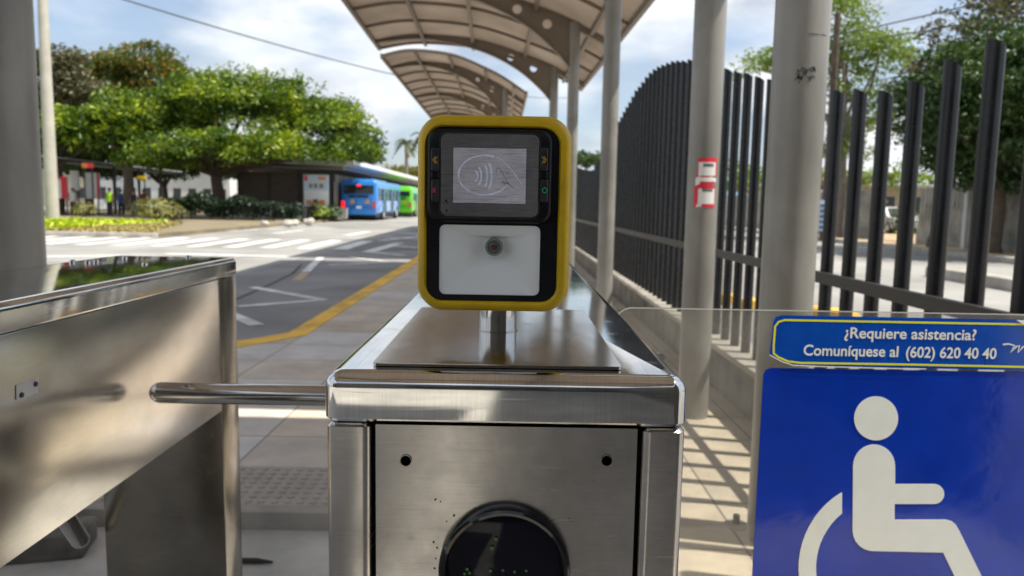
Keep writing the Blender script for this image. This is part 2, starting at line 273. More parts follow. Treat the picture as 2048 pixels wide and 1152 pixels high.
def paving_mat(name, cols, mortar, sx, sy, off=0.0, bstr=0.3, msize=0.006):
    m = bpy.data.materials.new(name); m.use_nodes = True; MATS[name] = m
    N, L = nodes(m); b = m.node_tree.nodes['Principled BSDF']; b.inputs['Roughness'].default_value = 0.82
    t = N('ShaderNodeTexCoord'); br = N('ShaderNodeTexBrick'); br.offset = off; br.inputs['Scale'].default_value = 1.0
    br.inputs['Brick Width'].default_value = sx; br.inputs['Row Height'].default_value = sy; br.inputs['Mortar Size'].default_value = msize; br.inputs['Mortar Smooth'].default_value = 0.2
    br.inputs['Color1'].default_value = (0, 0, 0, 1); br.inputs['Color2'].default_value = (1, 1, 1, 1); br.inputs['Mortar'].default_value = (0.5, 0.5, 0.5, 1)
    L(t.outputs['Object'], br.inputs['Vector'])
    r = N('ShaderNodeValToRGB'); e = r.color_ramp.elements; e[0].color = (*cols[0], 1); e[1].color = (*cols[-1], 1)
    for i, c in enumerate(cols[1:-1]):
        k = e.new((i+1)/(len(cols)-1)); k.color = (*c, 1)
    L(br.outputs['Color'], r.inputs[0])
    n = N('ShaderNodeTexNoise'); n.inputs['Scale'].default_value = 2.3; n.inputs['Detail'].default_value = 9; n.inputs['Roughness'].default_value = 0.7; L(t.outputs['Object'], n.inputs['Vector'])
    v = N('ShaderNodeMapRange'); v.inputs['From Min'].default_value = 0.3; v.inputs['From Max'].default_value = 0.7; v.inputs['To Min'].default_value = 0.75; v.inputs['To Max'].default_value = 1.2; L(n.outputs['Fac'], v.inputs[0])
    x = N('ShaderNodeMix'); x.data_type = 'RGBA'; x.blend_type = 'MULTIPLY'; x.inputs[0].default_value = 1; L(r.outputs[0], x.inputs[6]); L(v.outputs[0], x.inputs[7])
    y = N('ShaderNodeMix'); y.data_type = 'RGBA'; L(br.outputs['Fac'], y.inputs[0]); L(x.outputs[2], y.inputs[6]); y.inputs[7].default_value = (*mortar, 1)
    L(y.outputs[2], b.inputs['Base Color'])
    f = N('ShaderNodeTexNoise'); f.inputs['Scale'].default_value = 90; f.inputs['Detail'].default_value = 4; L(t.outputs['Object'], f.inputs['Vector'])
    s = N('ShaderNodeMath'); s.operation = 'MULTIPLY_ADD'; s.inputs[1].default_value = -2.5; L(br.outputs['Fac'], s.inputs[0]); L(f.outputs['Fac'], s.inputs[2])
    bp = N('ShaderNodeBump'); bp.inputs['Strength'].default_value = bstr; bp.inputs['Distance'].default_value = 0.004; L(s.outputs[0], bp.inputs['Height']); L(bp.outputs[0], b.inputs['Normal'])
paving_mat('paving', [(0.49, 0.41, 0.33), (0.57, 0.485, 0.40), (0.53, 0.475, 0.41), (0.61, 0.585, 0.56)], (0.28, 0.235, 0.185), 0.62, 0.62)
paving_mat('floor_tiles', [(0.46, 0.40, 0.31), (0.53, 0.46, 0.355), (0.58, 0.505, 0.39)], (0.18, 0.165, 0.14), 0.42, 0.42)
mat('tactile', (0.36, 0.33, 0.285), 0.85, var=0.12, vscale=6)

# ------------------------------------------------------------------ mesh helpers
ROOT = {}
def props(o, label=None, cat=None, group=None, kind=None):
    if label: o['label'] = label
    if cat: o['category'] = cat
    if group: o['group'] = group
    if kind: o['kind'] = kind
    return o
def thing(name, label, cat, loc=(0, 0, 0), group=None):
    o = bpy.data.objects.new(name, None); COL.objects.link(o); o.empty_display_size = 0.2
    o.location = loc; ROOT[o.name] = Vector(loc)
    return props(o, label, cat, group)
def link_mesh(name, me, material, parent=None, loc=None):
    o = bpy.data.objects.new(name, me); COL.objects.link(o)
    for m in (material if isinstance(material, (list, tuple)) else [material]): me.materials.append(MATS[m])
    if parent is not None:
        o.parent = parent; ROOT[o.name] = ROOT[parent.name]
    else:
        o.location = loc or (0, 0, 0); ROOT[o.name] = Vector(loc or (0, 0, 0))
    return o
def obj(name, bm, material, parent=None, loc=None, angle=35, label=None):
    off = ROOT[parent.name] if parent is not None else Vector(loc or (0, 0, 0))
    bmesh.ops.translate(bm, verts=bm.verts, vec=-off)
    bmesh.ops.recalc_face_normals(bm, faces=bm.faces)
    me = bpy.data.meshes.new(name); bm.to_mesh(me); bm.free()
    me.shade_smooth(); me.set_sharp_from_angle(angle=R(angle))
    o = link_mesh(name, me, material, parent, loc)
    if label: o['label'] = label
    return o
def B(): return bmesh.new()
def box(bm, x0, x1, y0, y1, z0, z1, bev=0.0, seg=2):
    v = [bm.verts.new(p) for p in ((x0, y0, z0), (x1, y0, z0), (x1, y1, z0), (x0, y1, z0), (x0, y0, z1), (x1, y0, z1), (x1, y1, z1), (x0, y1, z1))]
    fs = [bm.faces.new([v[i] for i in f]) for f in ((0, 3, 2, 1), (4, 5, 6, 7), (0, 1, 5, 4), (1, 2, 6, 5), (2, 3, 7, 6), (3, 0, 4, 7))]
    if bev:
        es = list({e for f in fs for e in f.edges})
        bmesh.ops.bevel(bm, geom=es, offset=bev, segments=seg, profile=0.5, affect='EDGES')
    return bm
def loft(bm, rings, cap0=True, cap1=True, closed=True):
    vs = [[bm.verts.new(p) for p in r] for r in rings]
    n = len(vs[0])
    for a, b in zip(vs[:-1], vs[1:]):
        for i in range(n if closed else n-1):
            j = (i+1) % n
            bm.faces.new((a[i], a[j], b[j], b[i]))
    if cap0: bm.faces.new(list(reversed(vs[0])))
    if cap1: bm.faces.new(vs[-1])
    return bm
def tube(bm, pts, rad, seg=12, cap=True):
    pts = [Vector(p) for p in pts]; rads = rad if isinstance(rad, (list, tuple)) else [rad]*len(pts)
    rings = []; prev = None
    for i, p in enumerate(pts):
        d = (pts[min(i+1, len(pts)-1)]-pts[max(i-1, 0)]).normalized()
        a = prev - d*prev.dot(d) if prev is not None else (Vector((0, 0, 1)) if abs(d.z) < 0.9 else Vector((1, 0, 0))).cross(d)
        a.normalize(); prev = a.copy(); b = d.cross(a)
        rings.append([p+(a*math.cos(t)+b*math.sin(t))*rads[i] for t in [2*PI*k/seg for k in range(seg)]])
    return loft(bm, rings, cap, cap)
def rod(bm, p0, p1, r, seg=16, nose=True):            # round bar with a domed end at p0
    p0 = Vector(p0); p1 = Vector(p1); d = (p1-p0).normalized()
    pts = [p0 + d*r*(1-math.cos(t)) for t in (0.12, 0.4, 0.8, 1.2, PI/2)]; rs = [r*math.sin(t) for t in (0.12, 0.4, 0.8, 1.2, PI/2)]
    return tube(bm, pts+[p1], rs+[r], seg)
def rrect(w, h, r, n=8):
    out = []
    for cx, cy, a0 in ((w/2-r, h/2-r, 0), (-w/2+r, h/2-r, 90), (-w/2+r, -h/2+r, 180), (w/2-r, -h/2+r, 270)):
        for k in range(n+1):
            a = R(a0+90*k/n); out.append((cx+r*math.cos(a), cy+r*math.sin(a)))
    return out
def arc(cx, cy, r, a0, a1, n=24): return [(cx+r*math.cos(R(a0+(a1-a0)*k/n)), cy+r*math.sin(R(a0+(a1-a0)*k/n))) for k in range(n+1)]
def plate(bm, outer, holes, f, t0, t1):               # outline with holes, given thickness; f(u,v,t)->point
    tmp = bmesh.new(); es = []; loops = [outer]+list(holes)
    for lp in loops:
        vs = [tmp.verts.new((u, v, 0)) for u, v in lp]
        for i in range(len(vs)): es.append(tmp.edges.new((vs[i], vs[(i+1) % len(vs)])))
    bmesh.ops.triangle_fill(tmp, use_beauty=True, use_dissolve=False, edges=es, normal=(0, 0, 1))
    tmp.verts.index_update()
    a = [bm.verts.new(f(v.co.x, v.co.y, t0)) for v in tmp.verts]; b = [bm.verts.new(f(v.co.x, v.co.y, t1)) for v in tmp.verts]
    for fc in tmp.faces:
        ix = [v.index for v in fc.verts]
        bm.faces.new([a[i] for i in ix]); bm.faces.new([b[i] for i in reversed(ix)])
    k = 0
    for lp in loops:
        n = len(lp)
        for i in range(n): bm.faces.new((a[k+i], a[k+(i+1) % n], b[k+(i+1) % n], b[k+i]))
        k += n
    tmp.free(); return bm
def XZ(u, v, t): return Vector((u, t, v))
def flat_strip(bm, pts, wd, z, side=0):               # painted line on the ground
    for a, b in zip(pts[:-1], pts[1:]):
        a = Vector((a[0], a[1], 0)); b = Vector((b[0], b[1], 0)); d = (b-a).normalized(); n = Vector((-d.y, d.x, 0))*wd/2
        vs = [bm.verts.new((p.x, p.y, z)) for p in (a-n, b-n, b+n, a+n)]; bm.faces.new(vs)
        z += 0.0006
    return bm
def sheet(bm, pts, z):
    bm.faces.new([bm.verts.new((p[0], p[1], z)) for p in pts]); return bm
def text_mesh(bm, body, centre, size, width, y, bold=0.0):
    cu = bpy.data.curves.new('txt', 'FONT'); cu.body = body; cu.size = 1.0; cu.align_x = 'CENTER'; cu.align_y = 'CENTER'; cu.offset = bold; cu.resolution_u = 4
    o = bpy.data.objects.new('txt', cu); COL.objects.link(o); bpy.context.view_layer.update()
    me = bpy.data.meshes.new_from_object(o.evaluated_get(bpy.context.evaluated_depsgraph_get()))
    bpy.data.objects.remove(o); bpy.data.curves.remove(cu)
    xs = [v.co.x for v in me.vertices]; ys = [v.co.y for v in me.vertices]
    sx = width/(max(xs)-min(xs)); cx = (max(xs)+min(xs))/2
    vs = [bm.verts.new((centre[0]+(v.co.x-cx)*sx, y, centre[1]+v.co.y*size)) for v in me.vertices]
    for p in me.polygons: bm.faces.new([vs[i] for i in p.vertices])
    bpy.data.meshes.remove(me); return bm

# ------------------------------------------------------------------ the setting: ground and roads
ROADZ = -0.13
b = B(); sheet(b, [(-6000, -3000), (6000, -3000), (6000, 9000), (-6000, 9000)], -0.30); obj('ground', b, 'terrain')['kind'] = 'structure'
b = B(); sheet(b, [(-70, -25), (-2.04, -25), (-2.04, 300), (-70, 300)], ROADZ); obj('road', b, 'asphalt_pale')['kind'] = 'structure'
b = B(); sheet(b, [(1.75, -25), (18.0, -25), (18.0, 300), (1.75, 300)], ROADZ-0.02); obj('side_road', b, 'asphalt_pale')['kind'] = 'structure'
# bus bay of darker asphalt beside the kerb
kn = G(613, 670); kf = G(475, 696); kd = (kf-kn).normalized()
kend = kn+kd*1.1
b = B(); sheet(b, [(-4.9, 4.9), (kend.x-.2, kend.y+.02), (kn.x-.17, kn.y+.05), (-2.05, 7.2), (-2.05, 120), (-4.9, 120)], ROADZ+0.004); obj('bus_bay', b, 'asphalt')['kind'] = 'structure'

STEP_Y = G(560, 1025, 0).y
FLOORZ = -0.07
b = B(); box(b, -7, 1.94, -9, STEP_Y, FLOORZ-0.2, FLOORZ); obj('station_floor', b, 'floor_concrete')['kind'] = 'structure'
TA = G(560, 1010).y; TB = G(560, 934).y
b = B()
side = [(-1.90, 120), (-1.90, kn.y+.45), (kn.x-.02, kn.y+.02), (kend.x-1.2, kend.y-.25), (kend.x-1.2, TB), (1.42, TB), (1.42, 120)]
vs0 = [b.verts.new((p[0], p[1], 0)) for p in side]; vs1 = [b.verts.new((p[0], p[1], -0.25)) for p in side]
b.faces.new(vs0)
for i in range(len(side)): b.faces.new((vs0[i], vs0[(i+1) % len(side)], vs1[(i+1) % len(side)], vs1[i]))
obj('pavement', b, 'paving')['kind'] = 'structure'
# tactile row and the small kerb at the station floor
b = B(); box(b, .22, 1.42, -.3, 4.6, -.26, .005); obj('side_floor', b, 'floor_tiles')['kind'] = 'structure'
b = B(); box(b, -6, .22, TA, TB, -0.25, -0.002)
xx = -2.6
while xx < .18:
    yy = TA+0.03
    while yy < TB-0.02:
        if -0.9 < xx < 1.3 or True:
            r = 0.016; loft(b, [[(xx+r*k*math.cos(a), yy+r*k*math.sin(a), z) for a in [2*PI*i/8 for i in range(8)]] for k, z in ((1, -0.002), (0.85, 0.0035), (0.55, 0.005))], False, True)
        yy += 0.052
    xx += 0.052
obj('tactile_paving', b, 'tactile')['kind'] = 'structure'
b = B(); box(b, -6, .21, STEP_Y+0.002, TA-0.002, -0.25, 0.0, 0.006); obj('kerb', b, 'concrete')['kind'] = 'structure'
# painted yellow kerb edge
b = B()
def gxy(px, py): q = G(px, py, 0); return Vector((q.x, q.y))
La, Lb_, Ra, Rb = gxy(833, 514), gxy(586, 661), gxy(833, 528), gxy(640, 652)
pl = [Lb_+(La-Lb_).normalized()*t for t in (110, 50, 20, 8, 2)]+[Lb_, gxy(576, 666), gxy(475, 683), gxy(475, 683)+(gxy(475, 683)-gxy(576, 666))*1.2]
pr = [Rb+(Ra-Rb).normalized()*t for t in (110, 50, 20, 8, 2)]+[Rb, gxy(614, 670), gxy(475, 696), gxy(475, 696)+(gxy(475, 696)-gxy(614, 670))*.9]
vl = [b.verts.new((x, y, 0.005)) for x, y in pl]; vr = [b.verts.new((x, y, 0.005)) for x, y in pr]; vb = [b.verts.new((x, y, -0.24)) for x, y in pl]
vc = [b.verts.new((x, y, -0.24)) for x, y in pr]
for i in range(len(pl)-1):
    b.faces.new((vl[i], vl[i+1], vr[i+1], vr[i])); b.faces.new((vl[i+1], vl[i], vb[i], vb[i+1])); b.faces.new((vr[i], vr[i+1], vc[i+1], vc[i]))
obj('kerb_edge', b, 'road_yellow')['kind'] = 'structure'
# white road markings
mz = ROADZ+0.009
def gp(pts): return [tuple(G(x, y, ROADZ)[:2]) for x, y in pts]
b = B()
for pts, wd in (([(504, 575), (647, 601), (476, 614)], .15), ([(440, 620), (514, 652)], .16), ([(697, 515), (785, 525), (658, 531)], .16), ([(731, 504), (809, 512)], .2), ([(736, 505), (798, 487)], .35), ([(642, 516), (612, 545)], .16),
                ([(760, 482), (838, 474)], .3), ([(775, 492), (836, 497)], .3), ([(770, 476), (840, 480)], .35), ([(800, 467), (842, 470)], .4)):
    flat_strip(b, gp(pts), wd, mz); mz += 0.0016
obj('zigzag_marking', b, 'road_white')['kind'] = 'structure'
b = B(); flat_strip(b, gp([(612, 545), (593, 562)]), .16, ROADZ+0.0085); obj('worn_marking', b, 'road_orange')['kind'] = 'structure'
b = B()
cx = -4.55; k = 0
while cx > -17:
    x2 = cx-.42*1.0; sh = -.012*22
    sheet(b, [(cx, 20.6), (cx-.15, 25.3), (x2-.15, 25.3), (x2, 20.6)], ROADZ+0.0095); cx -= 1.02
obj('zebra_crossing', b, 'road_white')['kind'] = 'structure'
b = B(); flat_strip(b, gp([(90, 514), (240, 512)]), .35, ROADZ+.0096); flat_strip(b, gp([(330, 508), (575, 514)]), .35, ROADZ+.0096); flat_strip(b, gp([(440, 546), (440, 546.01)]), .01, ROADZ+.0096)
flat_strip(b, gp([(548, 467), (607, 461)]), .3, ROADZ+.0098); flat_strip(b, gp([(692, 471), (738, 464)]), .35, ROADZ+.0098); flat_strip(b, gp([(450, 463), (520, 459)]), .25, ROADZ+.0098)
obj('lane_marking', b, 'road_white')['kind'] = 'structure'
b = B(); flat_strip(b, gp([(440, 606), (476, 598), (540, 570), (585, 548), (603, 530)]), .05, ROADZ+.0065); obj('road_joint', b, 'crack_dark')['kind'] = 'structure'

# left traffic island
ISZ = 0.02
i0 = G(60, 472, ROADZ); i1 = G(420, 466, ROADZ)
b = B(); box(b, -40, i1.x, i0.y, i0.y+0.25, -0.3, ISZ+.02, 0.03); obj('island_kerb', b, 'concrete')['kind'] = 'structure'
b = B(); box(b, -40, i1.x, i0.y+.25, 100, -0.3, ISZ); obj('island', b, 'earth')['kind'] = 'structure'
b = B(); box(b, i1.x, -13.0, 41.5, 41.8, -0.3, .04, .03); box(b, -13.3, -13.0, 41.8, 110, -.3, .04, .03); obj('station_kerb', b, 'concrete')['kind'] = 'structure'
b = B(); box(b, i1.x+.002, -13.3, 41.8, 110, -.28, .02); obj('station_verge', b, 'earth')['kind'] = 'structure'
# right side: median and far pavement
b = B(); box(b, 8.6, 9.0, 4, 15.6, -.3, .06, .03); obj('median_kerb', b, 'concrete')['kind'] = 'structure'
b = B(); box(b, 13.2, 13.5, -10, 120, -.3, .02, .03); obj('far_kerb', b, 'concrete')['kind'] = 'structure'
b = B(); box(b, 13.5, 30, -10, 120, -.3, .0); obj('far_pavement', b, 'tan_floor')['kind'] = 'structure'
# far hill behind the road
b = B(); rings = []
hx = np.linspace(-300, 5200, 60); rr = random.Random(5)
prof = [90+70*math.sin(x*.0021)+45*math.sin(x*.0057+1)+25*math.sin(x*.013) for x in hx]
for yy, k in ((3600, 0), (4200, .55), (4900, 1), (5600, .5), (6500, 0)): rings.append([(x, yy, -2+max(0, p)*1.9*k) for x, p in zip(hx, prof)])
loft(b, rings, False, False, closed=False); obj('hills', b, 'hill_far')['kind'] = 'structure'

# ------------------------------------------------------------------ station roof over the gate, with its two columns
SRZ = 4.35
st = thing('station_roof', 'beige flat station roof on thick grey round columns over the turnstiles', 'roof', (1.05, 2.6, FLOORZ))
ca = P(1588, 330, 2.62); cl = P(6, 300, 2.70)
b = B(); tube(b, [(ca.x, ca.y, FLOORZ), (ca.x, ca.y, SRZ-.1)], 0.090, 40)
colA = obj('column', b, 'column_paint', st, label='thick grey column with a black scribble high on it')
b = B(); tube(b, [(cl.x, cl.y, FLOORZ), (cl.x, cl.y, SRZ-.1)], 0.115, 40); obj('column', b, 'column_paint', st, label='shaded grey column behind the other turnstile cabinet')
for c in (ca, cl):
    b = B(); box(b, c.x-.16, c.x+.16, c.y-.16, c.y+.16, FLOORZ, FLOORZ+.012, .003); obj('base_plate', b, 'rib_paint', st)
# scribble: thin paint strokes curved round the column
b = B(); rg = random.Random(11)
c0 = P(1588, 148, 2.5); ang0 = math.atan2(c0.y-ca.y, c0.x-ca.x)
def on_col(c, r, u, z): return Vector((c.x+r*math.sin(u/r), c.y-r*math.cos(u/r), z))
for k in range(22):
    u = rg.uniform(-.028, .028)-.012; z = P(1588, 148, ca.y-.1).z+rg.uniform(-.024, .024); a = rg.uniform(0, PI); ln = rg.uniform(.008, .026)
    pts = [on_col(ca, .0905, u+math.cos(a+q*1.2)*ln*q, z+math.sin(a+q*1.7)*ln*q) for q in (-.6, -.3, 0, .3, .6)]
    tube(b, pts, .0012, 5)
obj('scribble', b, 'black_groove', colA)
b = B(); zs = P(1605, 66, ca.y-.1).z; tube(b, [on_col(ca, .0903, u, zs+rg.uniform(-.0006, .0006)) for u in (-.01, 0, .012, .024)], .0009, 5); tube(b, [on_col(ca, .0903, u, zs+rg.uniform(-.0006, .0006)) for u in (.03, .04, .05, .058)], .0009, 5); obj('scratch_mark', b, 'black_groove', colA)
b = B(); box(b, -2.9, 1.8, -4.6, 3.58, SRZ, SRZ+.02); obj('roof_panel', b, 'roof_sheet', st)
for yy in (-1.5, 2.62):
    b = B(); box(b, -2.85, 1.75, yy-.05, yy+.05, SRZ-.2, SRZ-.003, .008); obj('beam', b, 'rib_paint', st)
for xx in (-2.8, -1.3, .2, 1.5):
    b = B(); box(b, xx-.03, xx+.03, -4.58, 3.56, SRZ-.08, SRZ-.005); obj('purlin', b, 'rib_paint', st)

# unseen hall added behind the gate to darken what the steel reflects
th_ = thing('unseen_hall', 'dim concrete hall added out of view behind the turnstiles to darken their reflections', 'building', (-2, -7.6, FLOORZ))
b = B(); plate(b, [(-9, FLOORZ), (2.1, FLOORZ), (2.1, 4.2), (-9, 4.2)], [[(-5.2, .0), (-3.6, .0), (-3.6, 2.3), (-5.2, 2.3)], [(-1.9, .9), (.9, .9), (.9, 2.2), (-1.9, 2.2)]], XZ, -7.7, -7.5); obj('wall', b, 'hall_wall', th_)
b = B(); box(b, -1.95, .95, -7.64, -7.4, .85, .895); obj('counter', b, 'wood_slats', th_)
b = B(); box(b, -1.88, .88, -7.62, -7.6, .905, 2.195); obj('window', b, 'window_dark', th_)
b = B(); box(b, -5.15, -3.65, -7.66, -7.6, .0, 2.28); obj('door', b, 'dark_steel', th_)
b = B(); box(b, 1.95, 2.1, -7.49, -.75, FLOORZ, 4.2); obj('side_wall', b, 'hall_wall', th_)  # added wall, keeps sun off the floor that the front mirrors

# ------------------------------------------------------------------ arched canopies
def crv(pts, n):                                     # smooth curve through points
    out = []
    for i in range(len(pts)-1):
        p0 = Vector(pts[max(i-1, 0)]); p1 = Vector(pts[i]); p2 = Vector(pts[i+1]); p3 = Vector(pts[min(i+2, len(pts)-1)])
        for k in range(n):
            t = k/n; out.append(.5*((2*p1)+(p2-p0)*t+(2*p0-5*p1+4*p2-p3)*t*t+(3*p1-p0-3*p2+p3)*t**3))
    out.append(Vector(pts[-1])); return out
TOP = [(-3.62, 4.42), (-2.78, 4.55), (-1.57, 4.47), (-.58, 4.19), (0, 3.97), (.62, 3.66)]
TOPC = crv([(a, z) for a, z in TOP], 6)
def z_top(u):
    for a, c in zip(TOPC[:-1], TOPC[1:]):
        if a.x <= u <= c.x: return a.y+(c.y-a.y)*(u-a.x)/(c.x-a.x)
    return TOPC[-1].y if u > 0 else TOPC[0].y
def canopy(name, label, x0, slope, y0, y1, stations, dz, cofs=0.0, su=1.0, cr=.086):
    T = thing(name, label, 'canopy', (x0+slope*stations[0], stations[0], 0))
    def W(u, y, z): return Vector((x0+slope*y+u*su, y, z+dz))
    # sheet
    b = B(); loft(b, [[W(p.x, y, p.y+th) for p in TOPC]+[W(p.x, y, p.y+th+.012) for p in reversed(TOPC)] for y, th in ((y0, .0), (y1, .0))]); obj('roof_sheet', b, 'roof_sheet', T)
    # edge gutters
    for u in (TOPC[0].x, TOPC[-1].x):
        z = z_top(u); b = B(); loft(b, [[W(u-.03, y, z-.07), W(u+.03, y, z-.07), W(u+.03, y, z+.03), W(u-.03, y, z+.03)] for y in (y0, y1)]); obj('edge_beam', b, 'rib_paint', T)
    for u in (-2.65, -1.65, -.6, .25):
        z = z_top(u); b = B(); loft(b, [[W(u-.03, y, z-.1), W(u+.03, y, z-.1), W(u+.03, y, z-.004), W(u-.03, y, z-.004)] for y in (y0+.02, y1-.02)]); obj('purlin', b, 'rib_paint', T)
    # thin arched bars
    ys = []
    al = [y0+.03]+list(stations)+[y1-.03]
    for a, c in zip(al[:-1], al[1:]):
        n = max(1, round((c-a)/1.2))
        for k in range(n+1):
            y = a+(c-a)*k/n
            if min(abs(y-s) for s in stations) > .3 and y not in ys: ys.append(y)
    for y in ys:
        b = B(); loft(b, [[W(p.x, y-.02, p.y-.055), W(p.x, y+.02, p.y-.055), W(p.x, y+.02, p.y-.006), W(p.x, y-.02, p.y-.006)] for p in TOPC]); obj('arch_bar', b, 'rib_paint', T)
    for y in stations:
        top = [(p.x, p.y-.012) for p in TOPC if p.x < -.02]+[(0, z_top(0)-.012)]
        bot = crv([(0, 3.2), (-.28, 3.52), (-.75, 3.90), (-1.35, 4.20), (-2.1, 4.40), (-2.8, 4.46), (TOPC[0].x+.03, 4.37)], 5)
        outer = top+[(p.x, p.y) for p in bot[:-1]]+[(TOPC[0].x+.03, 4.34)]
        holes = [[(hu+.07*math.cos(2*PI*k/20), hz+.07*math.sin(2*PI*k/20)) for k in range(20)] for hu, hz in ((-.42, 3.92), (-.88, 4.13))]
        b = B(); plate(b, outer, holes, lambda u, v, t, y=y: W(u, y+t, v), -.012, .012)
        for pts, o in (([Vector((q[0], q[1])) for q in top], 0), (bot, 0)):
            loft(b, [[W(p.x, y-.05, p.y-.010), W(p.x, y+.05, p.y-.010), W(p.x, y+.05, p.y+.008), W(p.x, y-.05, p.y+.008)] for p in pts])
        obj('arched_rib', b, 'rib_paint', T)
        b = B(); loft(b, [[W(u, y-.05, z_top(u)-.12), W(u, y+.05, z_top(u)-.12), W(u, y+.05, z_top(u)-.013), W(u, y-.05, z_top(u)-.013)] for u in (.02, .3, .6)]); obj('eave_arm', b, 'rib_paint', T)
        b = B(); c = W(0, y, 0); c.x += cofs if y == stations[0] else 0; tube(b, [(c.x, c.y, -.02), (c.x, c.y, z_top(0)-.02+dz)], cr, 32); obj('column', b, 'column_paint', T)
    return T, W
S1 = [4.22, 8.0, 11.75, 15.5]
c1, W1 = canopy('arched_canopy', 'near beige arched canopy on round columns beside the tall black fence', 1.225, -.029, 3.76, 16.2, S1, .0, -.05)
c2, W2 = canopy('arched_canopy', 'farther beige arched canopy seen beyond the end of the near one', .05, -.016, 17.0, 42, [18.4, 23.4, 28.4, 33.4, 38.4], .0, .0, .76, .075)

# red stickers on the nearest canopy column
cb = Vector((1.225-.029*4.22-.05, 4.22, 0))
def col_patch(b, c, r, u0, u1, z0, z1, sk=0):
    n = 8; loft(b, [[on_col(c, r, u0+(u1-u0)*k/n, z+sk*(k/n)) for k in range(n+1)] for z in (z0, z1)], False, False, closed=False)
pc = P(1416, 364, 4.1)
sk = thing('poster', 'torn red and white notice stuck round a grey canopy column', 'poster', (cb.x, cb.y, pc.z-.13))
uc = (pc.x-cb.x)*1.1
b = B(); col_patch(b, cb, .0873, uc-.05, uc+.062, pc.z+.028, pc.z+.13, .006); col_patch(b, cb, .0876, uc-.066, uc+.056, pc.z-.135, pc.z-.018, -.004); col_patch(b, cb, .0874, uc-.058, uc+.04, pc.z-.03, pc.z+.04, .014); obj('backing', b, 'ad_red', sk)
for a in ((.0879, uc-.06, uc-.035, pc.z-.02, pc.z+.022, .012), (.0879, uc+.02, uc+.06, pc.z+.008, pc.z+.03, -.008), (.0880, uc-.05, uc-.02, pc.z-.137, pc.z-.122, .005)):
    b = B(); col_patch(b, cb, *a); obj('torn_paper', b, 'paper_white', sk)
for z0, z1, u0, u1 in ((.035, .108, -.045, .052), (-.118, -.035, -.042, .052), (.003, .026, -.05, .03)):
    b = B(); col_patch(b, cb, .0881, uc+u0, uc+u1, pc.z+z0, pc.z+z1); obj('white_box', b, 'paper_white', sk)
for z0, u0, u1 in ((.083, -.02, .03), (-.052, -.02, .035)):
    b = B(); q = u0
    while q < u1: col_patch(b, cb, .0885, uc+q, uc+q+.009, pc.z+z0, pc.z+z0+.018); q += .012
    obj('lettering', b, 'black_groove', sk)

# ------------------------------------------------------------------ low wall and wavy picket fence
FX = 1.47
lw = thing('low_wall', 'low stained concrete wall carrying the black fence', 'wall', (FX, 2, -.1))
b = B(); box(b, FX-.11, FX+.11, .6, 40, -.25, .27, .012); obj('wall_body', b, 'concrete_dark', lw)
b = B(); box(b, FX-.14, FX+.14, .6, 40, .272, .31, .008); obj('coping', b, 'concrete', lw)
fe = thing('picket_fence', 'black tube fence whose slant cut tops rise and fall in a wave', 'fence', (FX, 2, .31))
FP = [(1.5, .66), (2.4, .507), (2.8, .46), (3.02, .457), (3.46, .52), (4.6, .77), (5.3, .943), (6.37, 1.198), (7.2, 1.33), (8.03, 1.40), (9, 1.34), (10.4, 1.12), (12, .76), (13.3, .60), (14.5, .65), (16.8, .83), (18, .95)]
y = 1.70
def fx(y): return FX-.006*(y-2)
while y < 17.5:
    h = CAM_Z+float(np.interp(y, [p[0] for p in FP], [p[1] for p in FP]))+.004*math.sin(y*37)
    r = .0285; n = 18; c = Vector((fx(y), y, 0))
    ring0 = [(c.x+r*math.cos(2*PI*k/n), c.y+r*math.sin(2*PI*k/n), .30) for k in range(n)]
    ring1 = [(c.x+r*math.cos(2*PI*k/n), c.y+r*math.sin(2*PI*k/n), h-.55*r*math.cos(2*PI*k/n)) for k in range(n)]
    b = B(); loft(b, [ring0, ring1]); obj('picket', b, 'fence_paint', fe); y += .222
b = B(); loft(b, [[(fx(q)-.058, q, .865), (fx(q)-.030, q, .865), (fx(q)-.030, q, .915), (fx(q)-.058, q, .915)] for q in (.8, 17.6)]); obj('rail', b, 'rail_paint', fe)

# ------------------------------------------------------------------ turnstile cabinets
D0 = .615
def ringxy(x0, x1, y0, y1, r, z, inset=0.0, n=6):
    return [((x0+x1)/2+u, (y0+y1)/2+v, z) for u, v in rrect(x1-x0-2*inset, y1-y0-2*inset, max(.001, r-inset*.6), n)]
lz_top = P(1010, 742, .632).z; lz_bot = P(1010, 852, D0).z
lx0 = P(645, 800, D0).x; lx1 = P(1377, 800, D0).x
def lid(b, x0, x1, y0, y1):
    rad = .013; rings = [ringxy(x0, x1, y0, y1, .012, lz_bot+.001, .003), ringxy(x0, x1, y0, y1, .012, lz_bot+.004)]
    for k in range(9):
        t = PI/2*k/8; rings.append(ringxy(x0, x1, y0, y1, .012, lz_top-rad+rad*math.sin(t), rad*(1-math.cos(t))))
    loft(b, rings); return b
Y1 = 1.87
tm = thing('turnstile', 'brushed steel turnstile with yellow ticket reader and a round black window in front', 'turnstile', ((lx0+lx1)/2, D0, FLOORZ))
b = B(); lid(b, lx0, lx1, D0, Y1); obj('lid', b, 'steel_lid', tm, angle=25)
bx0 = P(650, 900, D0).x; bx1 = P(1372, 900, D0).x; bz = lz_bot-.0010
gl0 = P(742, 900, D0).x; gl1 = P(750, 900, D0).x; gr0 = P(1275, 900, D0).x; gr1 = P(1283, 900, D0).x
b = B(); box(b, bx0+.006, bx1-.006, D0+.02, Y1-.004, .72, bz+.004)                 # bridge
box(b, bx0+.006, bx1-.006, D0+.014, D0+.3, FLOORZ, .7195); box(b, bx0+.006, bx1-.006, Y1-.13, Y1-.004, FLOORZ, .7195); obj('inner_frame', b, 'black_groove', tm)
